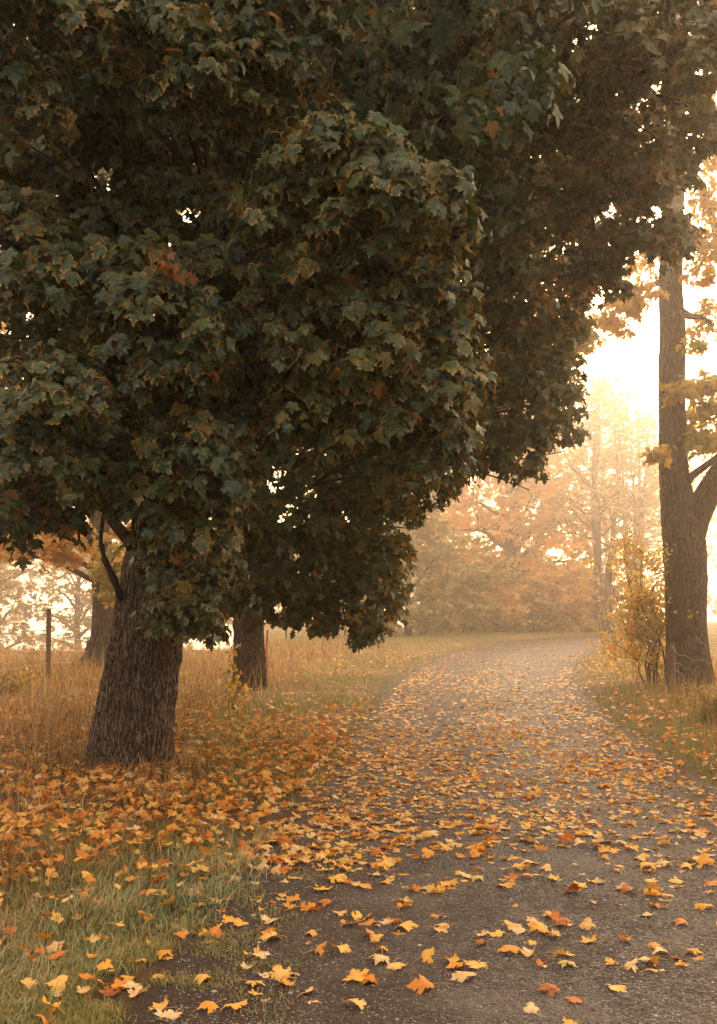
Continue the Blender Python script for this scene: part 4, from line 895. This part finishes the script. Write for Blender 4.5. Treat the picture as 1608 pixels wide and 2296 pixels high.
def grass():
    green_zone = lambda u, v: smooth(0, 60, v - (2010 - 0.30 * u)) * smooth(-40, 90, (2235 - 0.60 * (u - 180)) - v) * smooth(640, 520, u)
    def dd(x, y, u, v):
        d = off_road(x, y); cl = .12 + .88 * smooth(-.2, .4, noise3(x * 1.3, y * 1.3, 2.2) + .4 * noise3(x * 3.7, y * 3.7, 6.2))
        left = (x < road_l(y)) * smooth(.3, 1.1, d) * cl * (.55 + .45 * smooth(-.8, -3, x))
        trunk = 1 - .85 * (np.hypot(x + 2.17, y - 10.3) < .42)
        return left * trunk * (1 - .75 * green_zone(u, v))
    p, u, v = scatter_ground(165000, (-420, 900), (3.6, 48), dd); n = len(p)
    hgt = (.10 + .30 * rng.random(n) ** 1.7) * (.75 + .7 * np.clip(noise3(p[:, 0] * 1.9, p[:, 1] * 1.9, 3.1), -.4, .8)) * (.5 + .6 * smooth(.3, 3, off_road(p[:, 0], p[:, 1]))) * (1 - .2 * smooth(1800, 1950, v))
    blades('dry_grass', p, hgt, rng.uniform(.5, 2.9, n), rng.uniform(0, 6.28, n), .0022 + .00016 * p[:, 1] + 0 * u, np.clip(rng.normal(.42, .3, n) + .12 * noise3(p[:, 0] * 1.4, p[:, 1] * 1.4, 6.6), 0, 1), M['dry'], 'tawny dry grass around the maple trunks and along the fence')
    # tall seed stalks
    p, u, v = scatter_ground(9000, (-220, 800), (8, 40), lambda x, y, u, v: (x < road_l(y)) * smooth(1.2, 3.0, off_road(x, y)) * .5 * (v < 1700)); n = len(p)
    blades('grass_stalks', p, rng.uniform(.35, .75, n), rng.uniform(.1, .9, n), rng.uniform(0, 6.28, n), .0016 + .00013 * p[:, 1], np.clip(rng.normal(.6, .2, n), 0, 1), M['dry'], 'tall dry grass stalks standing in the field edge')
    # green verge at lower left
    def gz(x, y, u, v): return green_zone(u, v) * (.35 + .65 * smooth(-.3, .3, noise3(x * 3, y * 3, 7.7)))
    p, u, v = scatter_ground(40000, (-120, 680), (4.0, 8.5), gz); n = len(p)
    blades('green_grass', p, rng.uniform(.035, .145, n), rng.uniform(.7, 2.9, n), rng.normal(.35, 1.2, n), rng.uniform(.0012, .0028, n), np.clip(rng.normal(.55, .32, n) + .4 * noise3(p[:, 0] * 3, p[:, 1] * 3, 8.8), 0, 1), M['green'], 'long grey green grass bent over on the left verge')
    # short greens on the soil shoulder
    p, u, v = scatter_ground(95000, (-100, 900), (3.9, 7.6), lambda x, y, u, v: (x < .6) * smooth(-.65, .2, off_road(x, y)) * smooth(-.25, .35, noise3(x * 5, y * 5, 3.3) + .25 * smooth(0, .5, off_road(x, y))) * (1 - .8 * green_zone(u, v))); n = len(p)
    blades('short_grass', p, rng.uniform(.012, .05, n) * (1 + 1.2 * smooth(-.1, .5, off_road(p[:, 0], p[:, 1]))), rng.uniform(.4, 2.4, n), rng.uniform(0, 6.28, n), rng.uniform(.0014, .0026, n), np.clip(rng.normal(.55, .35, n), 0, 1), M['verge'], 'short moss and grass tufts on the soil shoulder by the lane')
    # verges further along: yellow-green, both sides, the far grass and the strip between the wheel tracks
    def vz(x, y, u, v):
        d = off_road(x, y); cl = .3 + .7 * smooth(-.2, .35, noise3(x * .8, y * .8, 5.5))
        left = (x < road_l(y)) * smooth(-.1, .35, d) * smooth(3.4, 1.0, d) * smooth(7.5, 10, y)
        right = (x > road_r(y)) * smooth(-.1, .4, d)
        far = smooth(30, 40, y) * (d > 0)
        mid = np.exp(-(((x - road_l(y)) / (road_r(y) - road_l(y)) - .5) / .10) ** 2) * .10 * (d < 0) * smooth(9, 16, y)
        return np.clip(np.maximum(np.maximum(left, right), far) * cl + mid, 0, 1)
    p, u, v = scatter_ground(250000, (400, 2300), (4.5, 88), vz); n = len(p)
    hgt = rng.uniform(.05, .17, n) * (.6 + .5 * smooth(.2, 2, off_road(p[:, 0], p[:, 1])))
    blades('verge_grass', p, hgt, rng.uniform(.4, 2.1, n), rng.uniform(0, 6.28, n), .0018 + .00016 * p[:, 1], np.clip(rng.normal(.42, .27, n), 0, 1), M['verge'], 'yellow green grass on the verges of the lane')
    p, u, v = scatter_ground(22000, (1380, 2500), (4.5, 26), lambda x, y, u, v: (x > road_r(y)) * smooth(.5, 1.4, off_road(x, y)) * .6); n = len(p)
    blades('tall_dry_grass', p, rng.uniform(.2, .55, n), rng.uniform(.2, 1.6, n), rng.uniform(0, 6.28, n), .0016 + .00013 * p[:, 1], np.clip(rng.normal(.5, .25, n), 0, 1), M['dry'], 'taller dry grass around the forked maple on the right')

# ------------------------------------------------------------------ fallen leaves
def fallen():
    temps = [leaf_template(OUT['hi'], .05, .05, .2, r_, True, 200 + i) for i, r_ in enumerate([.4, .7, .9, 1.2, 1.5, 1.8, 2.1, .8, 1.3, .5, 2.6, 1.6])]
    lows = [leaf_template(OUT['mid'], .05, .1, .2, r_, True, 230 + i) for i, r_ in enumerate([.6, 1.0, 1.4, 1.8, 2.2, .9])]
    def with_stalk(T, i):
        V, Tr, rim, loc = T; r_ = np.random.default_rng(300 + i); j = 1 + len(OUT['hi']); b = V[j]
        L_ = r_.uniform(.4, 1.0); a = r_.uniform(-.6, .6)
        P = np.array([b, b + [a * .3 * L_, -.35 * L_, .06], b + [a * .9 * L_, -.7 * L_, .05], b + [a * 1.4 * L_, -1.0 * L_, .0]])
        tv, tq = tube(spline(P, 8), .016, 3, False); tq = np.vstack([tq[:, [0, 1, 2]], tq[:, [0, 2, 3]]])
        return np.vstack([V, tv]), np.vstack([Tr, tq + len(V)]), np.concatenate([rim, np.full(len(tv), .9)]), np.vstack([loc, np.tile([.3, .1, 0], (len(tv), 1))])
    temps = [with_stalk(T, i) for i, T in enumerate(temps)]
    def dens(x, y, u, v):
        d = off_road(x, y); left = x < road_l(y)
        cl = .5 + .5 * smooth(-.3, .3, noise3(x * 1.5, y * 1.5, 8.8))
        lf = left * np.where(d < 2.6, 88, 44) * (1 - smooth(11, 17, y) * smooth(3.5, 1.5, d) * (.35 + .6 * smooth(-.1, .2, noise3(x * .9, y * .5, 4.4)))) * (1 - .97 * smooth(10, 20, y)) * (.55 + .45 * cl) * smooth(5.2, 6.8, y + .5 * d) + left * (60 * smooth(8.5, 6.3, y) + 14) * (1 - .9 * smooth(11, 20, y))
        lf = lf * (1 - .55 * ((v > 1850) & (u < 560) & (v > 2010 - .30 * u)))
        near = 6.3 + .25 * (x - road_l(y))
        tt = (x - road_l(y)) / (road_r(y) - road_l(y)); strip = 1 - smooth(11, 15, y) * .62 * np.clip(np.exp(-((tt - .27) / .13) ** 2) + np.exp(-((tt - .76) / .13) ** 2), 0, 1)
        on = (d < 0) * ((25 + 48 * smooth(1.2, .1, x - road_l(y)) * smooth(4.6, 5.8, y)) * (.4 + 1.1 * (noise3(x * 2.2, y * 2.2, 1.8) > .05)) + 74 * strip * smooth(near, near + 1.6, y) * (.35 + .65 * cl)) * (1 - .5 * smooth(12, 18, y)) * (1 - .8 * smooth(19, 30, y))
        rt = (x > road_r(y)) * (1 - .65 * smooth(12, 19, y)) * 34 * cl * smooth(7, 8.5, y) * (.35 + .65 * np.exp(-np.maximum(d, 0) / 1.2))
        return (lf + on + rt) * (1 - .75 * smooth(30, 46, y)) * smooth(60, 45, y)
    # sample by area
    pts = []
    for (y0, y1, x0, x1) in [(3.6, 8, -4, 6), (8, 16, -8, 10), (16, 30, -12, 14), (30, 58, -12, 22)]:
        n = int((y1 - y0) * (x1 - x0) * 260); x = rng.uniform(x0, x1, n); y = rng.uniform(y0, y1, n)
        u = U0 + x / y * F; z = ground_z(x, y); v = V0 + (EYE - z) / y * F
        k = (rng.random(n) * 260 < dens(x, y, u, v) * np.where(y < 6.5, 1.25, 1.8)) & (u > -320) & (u < 2250) & (v < 2340) & (np.hypot(x + 2.17, y - 10.3) > .40)
        pts.append(np.stack([x[k], y[k], z[k], u[k], v[k]], 1))
    P = np.vstack(pts); n = len(P)
    size = rng.uniform(.042, .084, n) * np.where(rng.random(n) < .12, 1.25, 1.0) * np.where((off_road(P[:, 0], P[:, 1]) > .2) | (P[:, 1] > 8), .84, 1.0)
    lift = np.where(off_road(P[:, 0], P[:, 1]) > .25, rng.uniform(.01, .10, n), rng.uniform(.006, .014, n))
    pos = P[:, :3] + np.stack([0 * lift, 0 * lift, lift], 1)
    rnd = np.clip(np.where(off_road(P[:, 0], P[:, 1]) > .3, rng.beta(1.8, 2.0, n), rng.beta(2.2, 1.5, n)) * .95, 0, 1); rnd = np.where(rng.random(n) < .07, rng.uniform(0, .12, n), rnd); rnd = np.where(rng.random(n) < .05, rng.uniform(.94, 1, n), rnd)
    az = rng.uniform(0, 6.28, n); tilt = np.where(off_road(P[:, 0], P[:, 1]) > .25, .45, .16)
    nrm = np.stack([rng.normal(0, 1, n) * tilt, rng.normal(0, 1, n) * tilt, np.ones(n)], 1)
    Rm = frames(np.stack([np.cos(az), np.sin(az), rng.normal(0, .2, n) * tilt], 1), nrm)
    # the 300 that show largest are objects of their own
    vis = (P[:, 3] > 6) & (P[:, 3] < 1602) & (P[:, 4] < 2290)
    order = np.argsort(np.where(vis, -size / P[:, 1], 1)); own = order[:300]; rest = np.setdiff1d(np.arange(n), own)
    tid = rng.integers(0, len(temps), n)
    names = ['dark red', 'rust orange', 'bright orange', 'golden orange', 'golden yellow', 'tan', 'pale cream', 'olive yellow']
    cuts = [.06, .2, .38, .55, .70, .84, .95]
    shapes = {0: 'flat', 9: 'flat', 1: 'cupped', 2: 'cupped', 7: 'cupped', 3: 'curled', 8: 'curled', 4: 'curled', 11: 'curled', 5: 'rolled up', 6: 'rolled up', 10: 'rolled up'}
    def place(i):
        u, v = P[i, 3], P[i, 4]; d = float(off_road(P[i, 0], P[i, 1])); left = P[i, 0] < 1
        if d > .12 and left: return ('in the green grass at lower left' if v > 2010 - .30 * u and u < 560 else 'on the litter right of the big trunk' if u > 420 else 'in dry grass below the big trunk')
        if d > -.55 and left: return 'on the soil shoulder at lower left' if v > 2080 else 'on the left road edge'
        if d > 0: return 'on the right verge'
        row = 'nearest' if v > 2130 else 'middle' if v > 1990 else 'far'
        col = 'left' if u < 900 else 'centre' if u < 1250 else 'right'
        return {'nearest': 'on bare gravel, bottom ', 'middle': 'on gravel midway, ', 'far': 'at the leaf carpet front, '}[row] + col
    sig = {}
    for i in own:
        key = (names[int(np.searchsorted(cuts, rnd[i]))], shapes[int(tid[i])], place(i)); sig.setdefault(key, []).append(i)
    label = {}
    num = {2: 'two', 3: 'three', 4: 'four', 5: 'five', 6: 'six', 7: 'seven', 8: 'eight', 9: 'nine', 10: 'ten', 11: 'eleven', 12: 'twelve'}
    ordn = ['leftmost'] + [w + '-from-left' for w in 'second third fourth fifth sixth seventh eighth ninth tenth eleventh'.split()]
    for (c_, s_, p_), ids in sig.items():
        ids = sorted(ids, key=lambda i: P[i, 3]); k = len(ids)
        for j, i in enumerate(ids):
            w = 'large ' if size[i] > .077 else 'small ' if size[i] < .054 else ''
            if k == 1: label[i] = f'{w}{c_} {s_} maple leaf {p_}'
            elif j == k - 1: label[i] = f'rightmost of {num.get(k, "many")} {c_} {s_} leaves {p_}'
            else: label[i] = f'{ordn[min(j, 10)]} of {num.get(k, "many")} {c_} {s_} leaves {p_}'
    for i in own:
        a = Acc(); a.n = 0
        V, T, rim, loc = temps[tid[i]]
        W = (V @ Rm[i].T) * size[i] + pos[i]
        W[:, 2] += max(0, (pos[i, 2] - .006) - W[:, 2].min()) * .8
        A = np.zeros((len(V), 4)); A[:, 0] = rim; A[:, 1] = rnd[i]; A[:, 2] = rng.random(); A[:, 3] = 1
        o = mesh_obj('fallen_leaf', W, T, M['fallen'], attr=A, local=loc, origin=pos[i])
        tag(o, label[i], 'leaf', 'fallen maple leaves nearest the camera')
    acc = Acc()
    nr = rest[P[rest, 1] < 14]; fr = rest[P[rest, 1] >= 14]
    scatter(acc, temps, pos[nr], Rm[nr], size[nr], rnd[nr], rng.random(len(nr)), 0)
    scatter(acc, lows, pos[fr], Rm[fr], size[fr] * 1.1, rnd[fr], rng.random(len(fr)), 0)
    tag(acc.build('fallen_leaves', [M['fallen']]), 'carpet of orange and yellow maple leaves over lane and verges', 'leaves', kind='stuff')
    print('fallen', n)

def gravel():
    ico = np.array([(1, 0, 0), (-1, 0, 0), (0, 1, 0), (0, -1, 0), (0, 0, .7), (0, 0, -.7)], float)
    T = np.array([(0, 2, 4), (2, 1, 4), (1, 3, 4), (3, 0, 4), (2, 0, 5), (1, 2, 5), (3, 1, 5), (0, 3, 5)])
    temps = []
    for i in range(5):
        r_ = np.random.default_rng(400 + i); temps.append((ico * r_.uniform(.6, 1.2, (6, 3)), T, np.zeros(6), np.zeros((6, 3))))
    n = 60000; y = np.exp(rng.uniform(math.log(3.9), math.log(12), n)); x = rng.uniform(-1.4, 3.2, n); k = off_road(x, y) < .05
    x, y = x[k], y[k]; n = len(x); z = ground_z(x, y) + .009
    a = Acc(); az = rng.uniform(0, 6.28, n)
    s = rng.uniform(.0024, .0068, n) * np.where(rng.random(n) < .02, 2.2, 1)
    scatter(a, temps, np.stack([x, y, z], 1), frames(np.stack([np.cos(az), np.sin(az), 0 * az], 1), np.tile([0, 0, 1.0], (n, 1))), s, rng.random(n), rng.random(n))
    tag(a.build('gravel', [M['stone']]), 'loose grey pebbles on the lane surface', 'gravel', kind='stuff')

def haze():
    x0, x1, y0, y1, z0, z1 = -150, 150, -88, 152, -9.5, 24
    V = np.array([(x, y, z) for z in (z0, z1) for y in (y0, y1) for x in (x0, x1)], float)
    Q = [(0, 2, 3, 1), (4, 5, 7, 6), (0, 1, 5, 4), (2, 6, 7, 3), (0, 4, 6, 2), (1, 3, 7, 5)]
    m, N, L, out = new_mat('mist')
    p = N.new('ShaderNodeVolumePrincipled'); p.inputs['Color'].default_value = (1.0, 0.89, 0.78, 1)
    p.inputs['Density'].default_value = HAZE_DENSITY; p.inputs['Anisotropy'].default_value = 0.84
    L.new(p.outputs[0], out.inputs['Volume'])
    o = mesh_obj('haze', V, Q, m, smooth_shade=False); tag(o, 'warm morning mist thickening with distance', 'mist', kind='stuff')

build_ground(); build_road()
big_maple(); second_maple(); right_maple(); background(); shrubs_and_posts()
grass(); fallen(); gravel(); haze()
print('tris', sum(len(o.data.polygons) for o in scene.objects if o.type == 'MESH'))
